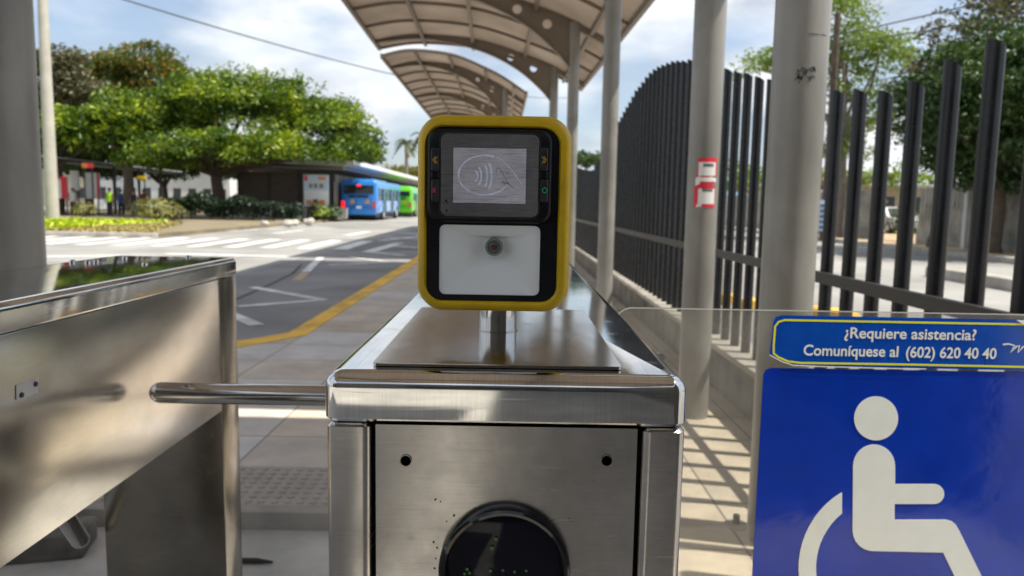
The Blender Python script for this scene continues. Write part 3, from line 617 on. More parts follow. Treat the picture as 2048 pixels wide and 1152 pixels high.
def pillar(b, x0, x1, y0, y1, z0, z1, r=.008): loft(b, [ringxy(x0, x1, y0, y1, r, z) for z in (z0, z1-.003)]+[ringxy(x0, x1, y0, y1, r, z1, .003)])
for x0, x1 in ((bx0, gl0), (gr1, bx1)):
    b = B(); pillar(b, x0, x1, D0+.002, D0+.05, FLOORZ, bz, .008); obj('corner_post', b, 'steel_front', tm, angle=25)
for x0, x1 in ((bx0, bx0+.004), (bx1-.004, bx1)):
    b = B(); plate(b, [(D0+.052, FLOORZ), (D0+.3, FLOORZ), (D0+.3, .72), (Y1-.13, .72), (Y1-.13, FLOORZ), (Y1, FLOORZ), (Y1, bz), (D0+.052, bz)], [], lambda u, v, t: Vector((t, u, v)), x0, x1)
    obj('side_panel', b, 'steel_brushed', tm)
# front panel with two bolt holes and the round window opening
def D(px, py, d=D0): q = P(px, py, d); return (q.x, q.z)
h1 = D(811, 923); h2 = D(1214, 923); cw = D(1009, 1137); pr_ = 137/F_PX*D0*1.005; hr = 11/F_PX*D0
circ = lambda c, r, n=28: [(c[0]+r*math.cos(2*PI*k/n), c[1]+r*math.sin(2*PI*k/n)) for k in range(n)]
b = B(); plate(b, [(gl1, FLOORZ), (gr0, FLOORZ), (gr0, bz-.0004), (gl1, bz-.0004)], [circ(h1, hr), circ(h2, hr), circ(cw, pr_*.93, 48)], XZ, D0+.003, D0+.012); obj('front_panel', b, 'steel_front', tm)
for h in (h1, h2):
    b = B(); loft(b, [[(h[0]+r*math.cos(2*PI*k/28), yq, h[1]+r*math.sin(2*PI*k/28)) for k in range(28)] for r, yq in ((hr*1.16, D0+.0028), (hr*1.14, D0+.0015), (hr*.98, D0+.0015), (hr*.97, D0+.011))], False, False); obj('bolt_hole', b, 'steel_plate', tm)
def lathe_y(b, c, prof, n=64, cap1=True): loft(b, [[(c[0]+r*math.cos(2*PI*k/n), yq, c[1]+r*math.sin(2*PI*k/n)) for k in range(n)] for r, yq in prof], False, cap1); return b
b = B(); lathe_y(b, cw, [(pr_, D0+.0028), (pr_, D0-.006), (pr_*.985, D0-.0085), (pr_*.95, D0-.0095), (pr_*.90, D0-.0085), (pr_*.87, D0-.005), (pr_*.862, D0+.004)], cap1=False); rgw = obj('window_ring', b, 'black_gloss', tm)
b = B(); lathe_y(b, cw, [(pr_*.862, D0-.001), (pr_*.6, D0-.0035), (pr_*.3, D0-.0045), (.001, D0-.005)]); wn = obj('round_window', b, 'black_glass', tm)
b = B()
for px, py, s in ((984, 1090, 4), (992, 1072, 4), (935, 1132, 3.5), (981, 1135, 3.5), (1006, 1134, 3), (1029, 1137, 3), (1052, 1135, 3), (930, 1141, 3), (940, 1139, 3)):
    c = D(px, py); loft(b, [[(c[0]+r*math.cos(2*PI*k/8), D0-.0062, c[1]+r*math.sin(2*PI*k/8)) for k in range(8)] for r in (s/F_PX*D0, .0001)], False, True)
obj('indicator_light', b, 'led_green', wn)
rg = random.Random(19); b = B()
for px, py, r in ((907, 1034, .0012), (867, 1087, .0010), (873, 1098, .0009), (869, 1140, .0011), (871, 1120, .0008), (870, 1002, .0009), (880, 1006, .0006), (893, 1046, .0006), (1140, 1040, .0006), (905, 1060, .0005), (1188, 965, .0005)):
    c = D(px, py); b.faces.new([b.verts.new((c[0]+r*rg.uniform(.5, 1.4)*math.cos(2*PI*k/9), D0+.0026, c[1]+r*rg.uniform(.5, 1.3)*math.sin(2*PI*k/9))) for k in range(9)])
obj('rust_spots', b, 'rust', tm)['kind'] = 'stuff'
# tripod arms on the lane side
def tripod(T, x, yq, z, sgn, arm_r, length, tilt):
    b = B(); loft(b, [[(x+sgn*dx, yq+r*math.cos(2*PI*k/28), z-.09+r*math.sin(2*PI*k/28)) for k in range(28)] for dx, r in ((.0, .085), (.012, .085), (.05, .055), (.06, .03))], False, True); hub = obj('hub', b, 'steel_tube', T)
    return hub
AY = 1.355; az = P(480, 789, AY).z; ax_end = P(300, 789, AY).x
hub = tripod(tm, bx0, AY, az, -1, .019, .5, 0)
arm_r = 21.5/F_PX*AY
b = B(); rod(b, (ax_end, AY, az+.001), (bx0-.03, AY, az+.001), arm_r, 24); obj('barrier_arm', b, 'steel_tube', tm)
for dy in (-.27, .27):
    b = B(); rod(b, (bx0-.13, AY+dy*1.2, az-.42), (bx0-.045, AY+dy*.1, az-.09), arm_r, 20); obj('barrier_arm', b, 'steel_tube', tm)

# the other turnstile across the lane
LX = -.682
tl_ = thing('turnstile', 'second steel turnstile across the lane, seen along its polished side', 'turnstile', (LX-.15, D0, FLOORZ))
b = B(); lid(b, LX-.30, LX+.002, D0-.1, Y1-.02); obj('lid', b, 'steel_lid', tl_, angle=25)
lxa, lxb = LX-.297, LX-.003
ye = Y1-.022
zb = P(449, 818, 1.76).z
legy = LX/P(449, 900, 1).x
b = B(); box(b, lxa, lxb, D0-.095, legy, zb, bz, .002); obj('housing', b, 'steel_brushed', tl_)
b = B(); box(b, lxa, lxb+.0005, legy+.0015, ye, FLOORZ, bz, .003); obj('leg', b, 'steel_dark_reflection', tl_)
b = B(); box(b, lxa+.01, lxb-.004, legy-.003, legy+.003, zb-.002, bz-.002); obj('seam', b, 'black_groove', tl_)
b = B(); box(b, lxa, lxb+.0005, D0-.095, D0+.05, FLOORZ, zb-.001, .003); obj('leg', b, 'steel_dark_reflection', tl_)
for px, py in ((145, 523), (176, 524), (193, 522), (250, 515), (290, 528), (377, 514)):
    g = G(px, py, lz_top); b = B(); loft(b, [[(g.x+r*math.cos(2*PI*k/16), g.y+r*math.sin(2*PI*k/16), z) for k in range(16)] for r, z in ((.0065, lz_top-.001), (.0062, lz_top+.002), (.004, lz_top+.004))], False, True); obj('rivet', b, 'steel_tube', tl_)
# small metal tag on its side
tg = [P(32, 768, 1), P(75, 757, 1)]
def on_side(px, py): v = ray(px, py); k = (LX-.003)/v.x; return Vector((LX-.003, v.y*k, CAM_Z+v.z*k))
q = [on_side(*p) for p in ((31, 770), (74, 757), (74, 786), (31, 800))]
b = B(); v0 = [b.verts.new(p+Vector((.0006, 0, 0))) for p in q]; v1 = [b.verts.new(p+Vector((.0016, 0, 0))) for p in q]
b.faces.new(v1)
for i in range(4): b.faces.new((v0[i], v0[(i+1) % 4], v1[(i+1) % 4], v1[i]))
tag = obj('tag', b, 'rail_grey', tl_)
b = B(); s0 = on_side(40, 790); s1 = on_side(68, 768)
for s in (s0, s1): loft(b, [[(LX+.0002+dx, s.y+r*math.cos(2*PI*k/10), s.z+r*math.sin(2*PI*k/10)) for k in range(10)] for r, dx in ((.004, -.002), (.0035, .0006))], False, True)
obj('screw', b, 'dark_steel', tag)
# its lowered arm, hanging on the far side
b = B(); e = P(166, 1088, 1.72); rod(b, e, (LX-.33, 1.42, .80), .021, 20); obj('barrier_arm', b, 'steel_tube', tl_)

# ------------------------------------------------------------------ ticket validator
VD = .755
vc = P(987, 430, VD)
va = thing('ticket_validator', 'yellow rimmed black ticket validator with scratched screen on a short steel post', 'validator', (vc.x, VD+.05, lz_top))
s_ = VD/F_PX
def V(px, py): q = P(px, py, VD); return (q.x, q.z)
W_, H_ = 309*s_, 393*s_
def vr(cx, cz, w, h, r, y): return [(cx+u, y, cz+v) for u, v in rrect(w, h, r, 10)]
cx, cz = V(987.5, 429.5); ix, iz = V(984, 431)
iw, ih = 264*s_, 347*s_
b = B(); rings = [vr(cx, cz, W_*.80, H_*.84, .02, VD+.075), vr(cx, cz, W_*.93, H_*.95, .026, VD+.06), vr(cx, cz, W_*.985, H_*.988, .027, VD+.04), vr(cx, cz, W_, H_, .027, VD+.014)]
rw = .008
for k in range(1, 7):
    t = PI/2*k/6; ins = rw*(1-math.cos(t)); rings.append(vr(cx, cz, W_-2*ins, H_-2*ins, .027-ins*.5, VD+.014-.012*math.sin(t)))
rings += [vr(ix, iz, iw+.003, ih+.003, .0175, VD+.0025), vr(ix, iz, iw, ih, .0165, VD+.0045), vr(ix, iz, iw, ih, .0165, VD+.016)]
loft(b, rings, True, False); obj('rim', b, 'yellow_rubber', va, angle=40)
b = B()
wx, wz = V(978.5, 521.5); ww, wh = 203*s_, 141*s_
sx, sz = V(979.5, 351.5); sw, sh = 192*s_, 161*s_
outl = [(ix+u, iz+v) for u, v in rrect(iw-.0004, ih-.0004, .0162, 10)]
plate(b, outl, [[(wx+u, wz+v) for u, v in rrect(ww, wh, .006, 8)]], XZ, VD+.006, VD+.014); fp = obj('face', b, 'black_plastic', va)
# raised upper housing
ux, uz = V(979, 352.5); uw, uh = 247*s_, 183*s_
b = B(); rr2 = []
for ins, yq in ((0, VD+.0058), (.0, VD+.001), (.001, -.001+VD), (.003, VD-.0022), (.006, VD-.0027)): rr2.append(vr(ux, uz, uw-2*ins, uh-2*ins, .012, yq))
loft(b, rr2, False, True); obj('upper_housing', b, 'black_plastic', va, angle=50)
b = B(); loft(b, [vr(sx, sz, sw+.004, sh+.004, .0085, VD-.0028), vr(sx, sz, sw+.003, sh+.003, .008, VD-.0040)], False, True); obj('screen_surround', b, 'black_groove', va)
b = B(); loft(b, [vr(sx, sz, sw, sh, .007, VD-.0042), vr(sx, sz, sw-.001, sh-.001, .007, VD-.0048)], False, True); sc = obj('screen', b, 'screen_cover', va)
lx, lz = V(979.5, 352); b = B(); loft(b, [vr(lx, lz, 143*s_, 107*s_, .0002, VD-.0050)], False, False) if False else loft(b, [vr(lx, lz, 143*s_, 107*s_, .0003, VD-.0049), vr(lx, lz, 143*s_, 107*s_, .0003, VD-.0053)], False, True); dsp = obj('display', b, 'lcd', sc)
def ribbon(b, pts, wd, y):                            # thin flat line on a face
    pts = [Vector(p) for p in pts]; l = []; r_ = []
    for i, p in enumerate(pts):
        d = (pts[min(i+1, len(pts)-1)]-pts[max(i-1, 0)]).normalized(); n = Vector((-d.y, d.x))*wd/2
        l.append(b.verts.new((p.x+n.x, y, p.y+n.y))); r_.append(b.verts.new((p.x-n.x, y, p.y-n.y)))
    for i in range(len(pts)-1): b.faces.new((l[i], l[i+1], r_[i+1], r_[i]))
def PXP(pts): return [V(x, y) for x, y in pts]
b = B(); y5 = VD-.0056
q = lambda x, y: (860+x*260/1664, 260+y*180/1152)     # coordinates of the mark on the display
ribbon(b, PXP([q(700+330*math.cos(R(a))*1.0, 580+250*math.sin(R(a))) for a in range(28, 300, 8)]), .0018, y5)
ribbon(b, PXP([q(*p) for p in ((860, 350), (930, 390), (990, 460), (1060, 530), (1120, 620), (1180, 705))]), .0008, y5-.0001)
for i, (x0, hh, ww_) in enumerate(((570, 70, .0016), (615, 110, .0019), (690, 140, .0021), (745, 165, .0023))):
    ribbon(b, PXP([q(x0+45*math.cos(R(a)), 590+hh*math.sin(R(a))) for a in range(-80, 81, 10)]), ww_, y5-.0002*(i+1))
obj('contactless_mark', b, 'lcd_mark', dsp)
b = B()
ribbon(b, PXP([q(*p) for p in ((850, 590), (850, 500), (890, 490), (930, 560), (1000, 680), (1070, 750))]), .0008, y5-.0003)
ribbon(b, PXP([q(*p) for p in ((890, 540), (960, 540), (1010, 560))]), .0007, y5-.0004); ribbon(b, PXP([q(*p) for p in ((920, 660), (1000, 690), (940, 690))]), .0012, y5-.0005)
obj('card_mark', b, 'lcd_mark_dim', dsp)
b = B()
for x, y, r in ((893, 402, 2.6), (894, 421, 2.4), (896, 405, 1.5), (891, 407, 1.2)):
    c = V(x, y); loft(b, [[(c[0]+k2*r*s_*math.cos(2*PI*k/10), VD-.0049, c[1]+k2*r*s_*math.sin(2*PI*k/10)) for k in range(10)] for k2 in (1, .01)], False, True)
obj('burn_mark', b, 'black_groove', sc)
# buttons at both sides
for side in (0, 1):
    bxc = 871 if side == 0 else 1088
    for y0, y1, nm in ((297, 342, 'button'), (344, 357, 'spacer'), (359, 404, 'button')):
        c = V(bxc, (y0+y1)/2); b = B(); w2, h2_ = 15*s_, (y1-y0)*s_
        loft(b, [vr(c[0], c[1], w2, h2_, .0022, VD-.0027), vr(c[0], c[1], w2, h2_, .0022, VD-.0042), vr(c[0], c[1], w2-.0016, h2_-.0016, .0018, VD-.0050)], False, True)
        bt = obj(nm, b, 'button_grey' if nm == 'button' else 'black_plastic', va)
        if nm == 'spacer': continue
        b = B(); yb = VD-.0053
        if y0 < 300:
            sg = 1 if side == 0 else -1
            for dx in (0, 3.6):
                o = -4.4 if side == 0 else 4.4
                ribbon(b, PXP([(bxc+o+sg*(dx+5), 314), (bxc+o+sg*dx, 320), (bxc+o+sg*(dx+5), 327)]), .00055, yb-dx*.00003)
            obj('symbol', b, 'amber_mark', bt)
        elif side == 0:
            ribbon(b, PXP([(866, 376), (873, 385.5)]), .0007, yb); ribbon(b, PXP([(873, 376), (866, 385.5)]), .0007, yb-.0001); obj('symbol', b, 'red_mark', bt)
        else:
            ribbon(b, PXP([(1089+4.6*math.cos(R(a)), 381+4.8*math.sin(R(a))) for a in range(0, 361, 20)]), .0008, yb); obj('symbol', b, 'green_mark', bt)
# white reader recess with a lens, behind glass
lcx, lcz = V(987.5, 495)
b = B(); loft(b, [vr(wx, wz, ww, wh, .006, VD+.0075), vr((wx+lcx)/2, (wz+lcz)/2, ww*.55, wh*.5, .005, VD+.013), vr(lcx, lcz, 42*s_, 42*s_, .008, VD+.0185)], False, True); obj('reader_window', b, 'white_plastic', va, angle=10)
b = B(); lathe_y(b, (lcx, lcz), [(18*s_, VD+.0183), (18*s_, VD+.0065), (17*s_, VD+.006), (13.5*s_, VD+.006), (12.5*s_, VD+.009)], 32, False); ln = obj('lens', b, 'lens_ring', va)
b = B(); lathe_y(b, (lcx, lcz), [(13*s_, VD+.0085), (8*s_, VD+.0075), (6.5*s_, VD+.0085)], 32, False); obj('lens_glass', b, 'lens_dark', ln)
b = B(); lathe_y(b, (lcx, lcz), [(7*s_, VD+.0083), (4*s_, VD+.0078), (.0002, VD+.0076)], 24); obj('lens_core', b, 'lens_core', ln)
# post and mounting plate
pc_ = G(995, 668, lz_top+.002); prd = 38/F_PX*.81
b = B(); tube(b, [(pc_.x, pc_.y+prd, lz_top+.004), (pc_.x, pc_.y+prd, vc.z-H_*.3)], prd, 40); obj('post', b, 'steel_tube', va)
b = B(); tube(b, [(pc_.x, pc_.y+prd, lz_top+.0025), (pc_.x, pc_.y+prd, lz_top+.0045)], prd+.0012, 40); obj('weld', b, 'steel_plate', va)
pzz = lz_top+.0035
f0 = G(745, 725, pzz); f1 = G(1238, 725, pzz); bk = G(1000, 617, pzz)
b = B(); loft(b, [ringxy(f0.x, f1.x, f0.y, bk.y, .004, z) for z in (lz_top+.0006, pzz)]); obj('mounting_plate', b, 'steel_plate', va)

# ------------------------------------------------------------------ clear gate panel with the blue access sign
GY = 1.20
gx0 = P(1228, 640, GY).x; gx1 = gx0+.92; gzt = P(1400, 618, GY).z
ga = thing('gate_panel', 'clear scratched acrylic gate beside the turnstile, carrying a blue wheelchair sign', 'gate', ((gx0+gx1)/2, GY, FLOORZ))
out_ = [(gx0, .12), (gx1, .12), (gx1, gzt)] + [(gx0+.035+.035*math.cos(R(a)), gzt-.03+.03*math.sin(R(a))) for a in range(90, 181, 10)]
out_ = [(gx0, .15), (gx1, .15), (gx1, gzt)] + [(gx0+.03-.03*math.sin(R(a)), gzt-.03+.03*math.cos(R(a))) for a in range(0, 91, 10)]
b = B(); plate(b, out_, [], XZ, GY, GY+.008); obj('panel', b, 'acrylic', ga)
b = B(); tp = out_[2:]
ribbon(b, tp, .0016, GY-.0004); obj('polished_edge', b, 'acrylic_edge', ga)
b = B()
for z in (.95, .35): tube(b, [(lx1-.008, GY+.004, z), (gx0+.03, GY+.004, z)], .009, 14)
obj('hinge', b, 'steel_tube', ga)
b = B(); bo = P(1320, 714, GY); tube(b, [(bo.x, GY-.006, bo.z), (bo.x, GY+.012, bo.z)], .007, 14); obj('bolt', b, 'steel_tube', ga)
# blue sign sheet
def A(px, py): p = P(px, py, GY); return (p.x, p.z)
sgn_ = thing('access_sign', 'large blue sign with a white wheelchair symbol on the clear gate', 'sign', (A(1900, 1100)[0], GY-.002, .3))
sl_, st_ = A(1527, 735); sr_ = A(2160, 900)[0]
so_ = [A(1507, 1152)[0] * 0 + sl_]
outl = [(sl_, .38), (sr_, .38), (sr_, st_), (sl_+.012, st_)] + [(sl_+.004, st_-.003), (sl_, st_-.012)]
b = B(); plate(b, outl, [], XZ, GY-.0016, GY-.0002); sb = obj('sign_board', b, 'sign_blue', sgn_)
b = B(); yq = GY-.0022
def fillpx(b, pts, y): plate(b, [A(*p) for p in pts], [], XZ, y, y+.0004)
fillpx(b, [(1751+44*math.cos(2*PI*k/40), 836+44*math.sin(2*PI*k/40)) for k in range(40)], yq)
body = [(1747+42*math.cos(R(a)), 931+43*math.sin(R(a))) for a in range(180, 361, 12)]
body += [(1789, 967), (1867, 967)]+[(1867+20*math.cos(R(a)), 987+20*math.sin(R(a))) for a in range(-80, 81, 16)]+[(1867, 1007), (1788, 1007), (1788, 1038), (1890, 1038), (1902, 1041), (1910, 1048), (1917, 1060), (1980, 1188), (2012, 1172), (2030, 1210), (1955, 1250), (1885, 1104), (1745, 1101)]
body += [(1745+41*math.cos(R(a)), 1060+41*math.sin(R(a))) for a in range(100, 181, 16)]
fillpx(b, body, yq)
wc = (1772, 1135)
wheel = [(wc[0]+176*math.cos(R(a)), wc[1]+176*math.sin(R(a))) for a in range(239, 29, -6)] + [(wc[0]+141*math.cos(R(a)), wc[1]+141*math.sin(R(a))) for a in range(33, 231, 6)]
wheel = [(1683, 984)]+[p for p in wheel if not (p[0] > 1683 and p[1] < 1035)]+[(1683, 1026)]
fillpx(b, wheel, yq); obj('wheelchair_symbol', b, 'sign_white', sb)
# assistance sticker
stk = thing('assistance_sticker', 'narrow blue sticker with yellow outline and white help line lettering above the wheelchair sign', 'sticker', (A(1850, 690)[0], GY-.003, A(1850, 735)[1]))
sy = GY-.0030
outl = [A(*p) for p in ((1562, 630), (2150, 641), (2150, 742), (1900, 737), (1800, 735), (1700, 733), (1620, 731), (1585, 729), (1562, 722), (1541, 712), (1538, 705), (1543, 668), (1545, 645), (1550, 634))]
b = B(); plate(b, outl, [], XZ, sy, sy+.0005); sbk = obj('backing', b, 'sticker_blue', stk)
b = B(); ribbon(b, [A(*p) for p in ((2150, 650), (1568, 639.5), (1556, 643), (1549, 652), (1546, 690), (1546, 706), (1556, 714), (1575, 722), (1600, 725), (1800, 728), (2150, 735))], .0032, sy-.0003); obj('outline', b, 'sign_yellow', sbk)
b = B(); ribbon(b, [A(*p) for p in ((1538, 709), (1562, 722), (1585, 729.5), (1640, 732), (1700, 733.5), (1760, 735.5), (1850, 737))], .0016, sy-.0006); obj('peeled_edge', b, 'paper_white', sbk)
b = B(); fillpx(b, [(2030, 639.5), (2060, 640), (2060, 652), (2042, 647)], sy-.0009); obj('peeled_corner', b, 'paper_white', sbk)
b = B()
t1 = A(1818.5, 668); text_mesh(b, '¿Requiere asistencia?', t1, 31*GY/F_PX, 266/F_PX*GY*1.0, sy-.0006, .018)
t2 = A(1700, 702); text_mesh(b, 'Comuníquese al', t2, 31*GY/F_PX, 192/F_PX*GY, sy-.0006, .018)
t3 = A(1900, 706); text_mesh(b, '(602) 620 40 40', t3, 31*GY/F_PX, 183/F_PX*GY, sy-.0006, .018)
obj('lettering', b, 'sign_white', sbk, angle=80)
b = B(); ribbon(b, [A(*p) for p in ((2003, 688), (2014, 687), (2026, 690), (2018, 704), (2030, 692), (2036, 690), (2033, 704), (2043, 693), (2050, 690), (2050, 702), (2060, 704), (2072, 690), (2070, 704), (2082, 690), (2096, 696), (2084, 704), (2080, 698))], .0028, sy-.0006); obj('script_logo', b, 'sign_white', sbk)
# stub on the floor behind the gate
g = G(1470, 1090, FLOORZ)
fs = thing('floor_stop', 'round concrete filled stub on the sunlit floor behind the gate', 'stop', (g.x, g.y, FLOORZ))
b = B(); tube(b, [(g.x, g.y, FLOORZ), (g.x, g.y, FLOORZ+.07), (g.x, g.y, FLOORZ+.085)], [.05, .05, .042], 20); obj('stub', b, 'concrete', fs)
b = B(); tube(b, [(g.x, g.y, FLOORZ+.0855), (g.x, g.y, FLOORZ+.12)], [.014, .012], 10); obj('pin', b, 'dark_steel', fs)
g = G(520, 1128, FLOORZ); props(obj('door_bolt', (lambda b: (tube(b, [(g.x-.12, g.y, FLOORZ+.012), (g.x-.01, g.y, FLOORZ+.012), (g.x+.045, g.y, FLOORZ+.008)], [.010, .010, .004], 10), b)[1])(B()), 'dark_steel', None, (g.x, g.y, FLOORZ)), 'small dark metal bolt lying flat on the pale floor', 'bolt')
g = G(95, 1120, FLOORZ)
b = B(); box(b, g.x-.22, g.x+.12, g.y-.02, g.y+.16, FLOORZ, FLOORZ+.09, .012); bmesh.ops.rotate(b, verts=b.verts, cent=(g.x, g.y, 0), matrix=Matrix.Rotation(R(14), 3, 'Z'))
props(obj('kerb_block', b, 'concrete_dark', None, (g.x, g.y, FLOORZ)), 'chipped concrete block under the second turnstile', 'block')

# ------------------------------------------------------------------ vegetation
def leaf_mesh(name, cen, size, seed, material, parent, flat=0.5, sub='crown', loc=None):
    rs = np.random.RandomState(seed); n = len(cen); cen = np.asarray(cen)
    nrm = rs.normal(size=(n, 3)); nrm[:, 2] = np.abs(nrm[:, 2])*(1+flat)+.15; nrm /= np.linalg.norm(nrm, axis=1)[:, None]
    a = np.cross(nrm, rs.normal(size=(n, 3))); a /= np.linalg.norm(a, axis=1)[:, None]; c = np.cross(nrm, a)
    sz = size*rs.uniform(.6, 1.35, size=(n, 1)); lift = nrm*sz*.12
    off = np.array(ROOT[parent.name] if parent is not None else (loc or (0, 0, 0)))
    v = np.stack([cen-a*sz, cen-c*sz*.42+lift, cen+a*sz, cen+c*sz*.42+lift], 1).reshape(-1, 3)-off
    me = bpy.data.meshes.new(name); f = np.arange(4*n).reshape(-1, 4)
    me.from_pydata(v.tolist(), [], f.tolist()); me.update()
    return link_mesh(sub, me, material, parent, loc)
def lobe_points(lobes, n_clump, per, rc, seed, inner=.35, flat=.55):
    rs = np.random.RandomState(seed); vol = np.array([l[3]*l[4]*l[5] for l in lobes])**(2/3); vol /= vol.sum(); out = []
    for k in range(n_clump):
        l = lobes[rs.choice(len(lobes), p=vol)]; d = rs.normal(size=3); d /= np.linalg.norm(d)
        if d[2] < -.3: d[2] *= -.5
        rad = rs.uniform(inner, 1)**.4*rs.uniform(.86, 1.1); c = np.array(l[:3])+d*np.array(l[3:6])*rad
        r = rc*rs.uniform(.55, 1.35); m = int(per*rs.uniform(.6, 1.3))
        q = rs.normal(size=(m, 3)); q /= np.linalg.norm(q, axis=1)[:, None]; q *= rs.uniform(.2, 1, size=(m, 1))**.5
        out.append(c+q*r*np.array([1.15, 1.15, flat]))
    return np.concatenate(out)
def limbs(b, base, tops, r0, seed, fork=.35, bend=.6):
    rg = random.Random(seed); base = Vector(base)
    for t in tops:
        t = Vector(t); m = base.lerp(t, .5)+Vector((rg.uniform(-bend, bend), rg.uniform(-bend, bend), rg.uniform(0, bend)))
        tube(b, [base, base.lerp(m, .5)+Vector((rg.uniform(-.1, .1), 0, 0)), m, m.lerp(t, .6)+Vector((0, 0, .2)), t], [r0, r0*.75, r0*.55, r0*.35, r0*.12], 8)
def tree(label, base, trunk_h, trunk_r, lobes, n_clump, per, rc, size, lm, seed, lean=(0, 0), bark='bark', name='tree', flat=.55, inner=.35, group=None):
    T = thing(name, label, 'tree', base, group)
    bs = Vector(base); top = bs+Vector((lean[0], lean[1], trunk_h)); b = B()
    tube(b, [bs-Vector((0, 0, .1)), bs+Vector((0, 0, .25)), bs.lerp(top, .5)+Vector((trunk_r*.4, 0, 0)), top], [trunk_r*1.5, trunk_r*1.1, trunk_r*.92, trunk_r*.8], 12)
    rg = random.Random(seed); tops = []
    for l in lobes:
        for k in range(2): tops.append((l[0]+rg.uniform(-.5, .5)*l[3], l[1]+rg.uniform(-.5, .5)*l[4], l[2]+rg.uniform(-.1, .5)*l[5]))
    obj('trunk', b, bark, T)
    b = B(); limbs(b, top-Vector((0, 0, .15)), tops, trunk_r*.62, seed); obj('limbs', b, bark, T)
    leaf_mesh('crown', lobe_points(lobes, n_clump, per, rc, seed, inner, flat), size, seed+1, lm, T)
    return T
def lb(px, py, d, rx, ry, rz): p = P(px, py, d); return (p.x, p.y, p.z, rx, ry, rz)
# big spreading tree
D1 = 50
tb = P(432, 405, D1)
tree('broad bright green rain tree with one dark trunk behind the hedge', (tb.x, D1, 0), 3.0, .42,
     [lb(300, 255, 49, 4.2, 4, 2.4), lb(440, 225, 50, 4.4, 4.5, 2.6), lb(550, 225, 50, 3.8, 4, 2.4), lb(635, 265, 49, 3.4, 3.5, 2.1), lb(700, 310, 50, 1.9, 2.5, 1.1), lb(230, 285, 48, 2.8, 3, 1.7), lb(520, 300, 46, 3.6, 2.5, 1.4), lb(395, 305, 45, 3.4, 2.4, 1.4), lb(665, 235, 51, 1.9, 2.5, 1.2), lb(600, 305, 47, 2.4, 2, 1.0), lb(310, 320, 47, 2.2, 2, .9)],
     620, 105, .95, .155, 'leaf_bright', 3)
tf = P(255, 400, 66)
tree('tall tree with orange flowers rising behind the bright green one', (tf.x, 66, 0), 5, .45,
     [lb(285, 150, 66, 3.4, 3.5, 2.6), lb(205, 175, 66, 3.8, 3.5, 2.8), lb(330, 200, 66, 3.6, 3.5, 2.6), lb(160, 240, 65, 3.4, 3, 3.0), lb(420, 205, 66, 3.2, 3, 1.9), lb(250, 250, 66, 4, 3, 2.6)],
     380, 95, 1.1, .19, 'leaf_flame', 8)
to = P(100, 400, 56)
tree('sparse olive brown tree at the picture edge behind the lamp post', (to.x-1, 56, 0), 4, .35,
     [lb(105, 150, 56, 2.2, 2.5, 2.2), lb(150, 205, 56, 2.8, 2.5, 2.6), lb(95, 250, 55, 2.4, 2.5, 2.2), lb(190, 240, 57, 2.2, 2.5, 2.1)], 210, 56, .95, .2, 'leaf_olive', 15)
tr_ = P(110, 400, 47)
tree('low bright tree above the shelter roof beside the lamp post', (tr_.x, 47.5, 0), 3.2, .25, [lb(130, 265, 47, 2.4, 2, 1.6), lb(205, 275, 47.5, 2.4, 2, 1.5), lb(90, 285, 47, 1.8, 2, 1.4)], 150, 58, .85, .2, 'leaf_bright', 21)
for i, (px, lab) in enumerate(((180, 'shady dark tree behind the shelter roof'), (330, 'shady dark tree between the shelter and the rain tree trunk'), (500, 'shady dark tree behind the rain tree trunk and the slatted wall'))):
    c = P(px, 400, 70); tree(lab, (c.x, 70, 0), 2.4, .25, [lb(px-45, 322, 70, 2.8, 2.4, 1.7), lb(px+40, 318, 70, 2.8, 2.4, 1.8), lb(px, 345, 69, 2.8, 2, 1.2)], 120, 55, .9, .25, 'leaf_dark', 81+i, group='dark trees behind the shelter')
td = P(720, 330, 75)
tree('darker rounded tree at the end of the station roof', (td.x-1, 75, 0), 3.5, .3, [lb(715, 290, 75, 2.2, 2.5, 2.0), lb(690, 300, 75, 2.5, 2.5, 2.2), lb(730, 325, 75, 1.5, 2, 1.0)], 90, 55, .9, .24, 'leaf_dark', 29)
tree('far pale bushy tree beyond the station roof', (P(800, 350, 130).x, 130, 0), 2.5, .3, [lb(790, 350, 130, 3, 3, 1.4), lb(815, 346, 130, 2.6, 3, 1.3), lb(835, 352, 131, 3, 3, 1.5)], 60, 45, 1.2, .3, 'leaf_shrub', 33)
tree('far dark trees in a clump beyond the black fence', (P(1170, 330, 120).x, 120, 0), 3.5, .35, [lb(1170, 325, 120, 2.6, 3, 1.7), lb(1195, 332, 121, 2.4, 3, 2.0)], 60, 45, 1.1, .3, 'leaf_dark', 35)
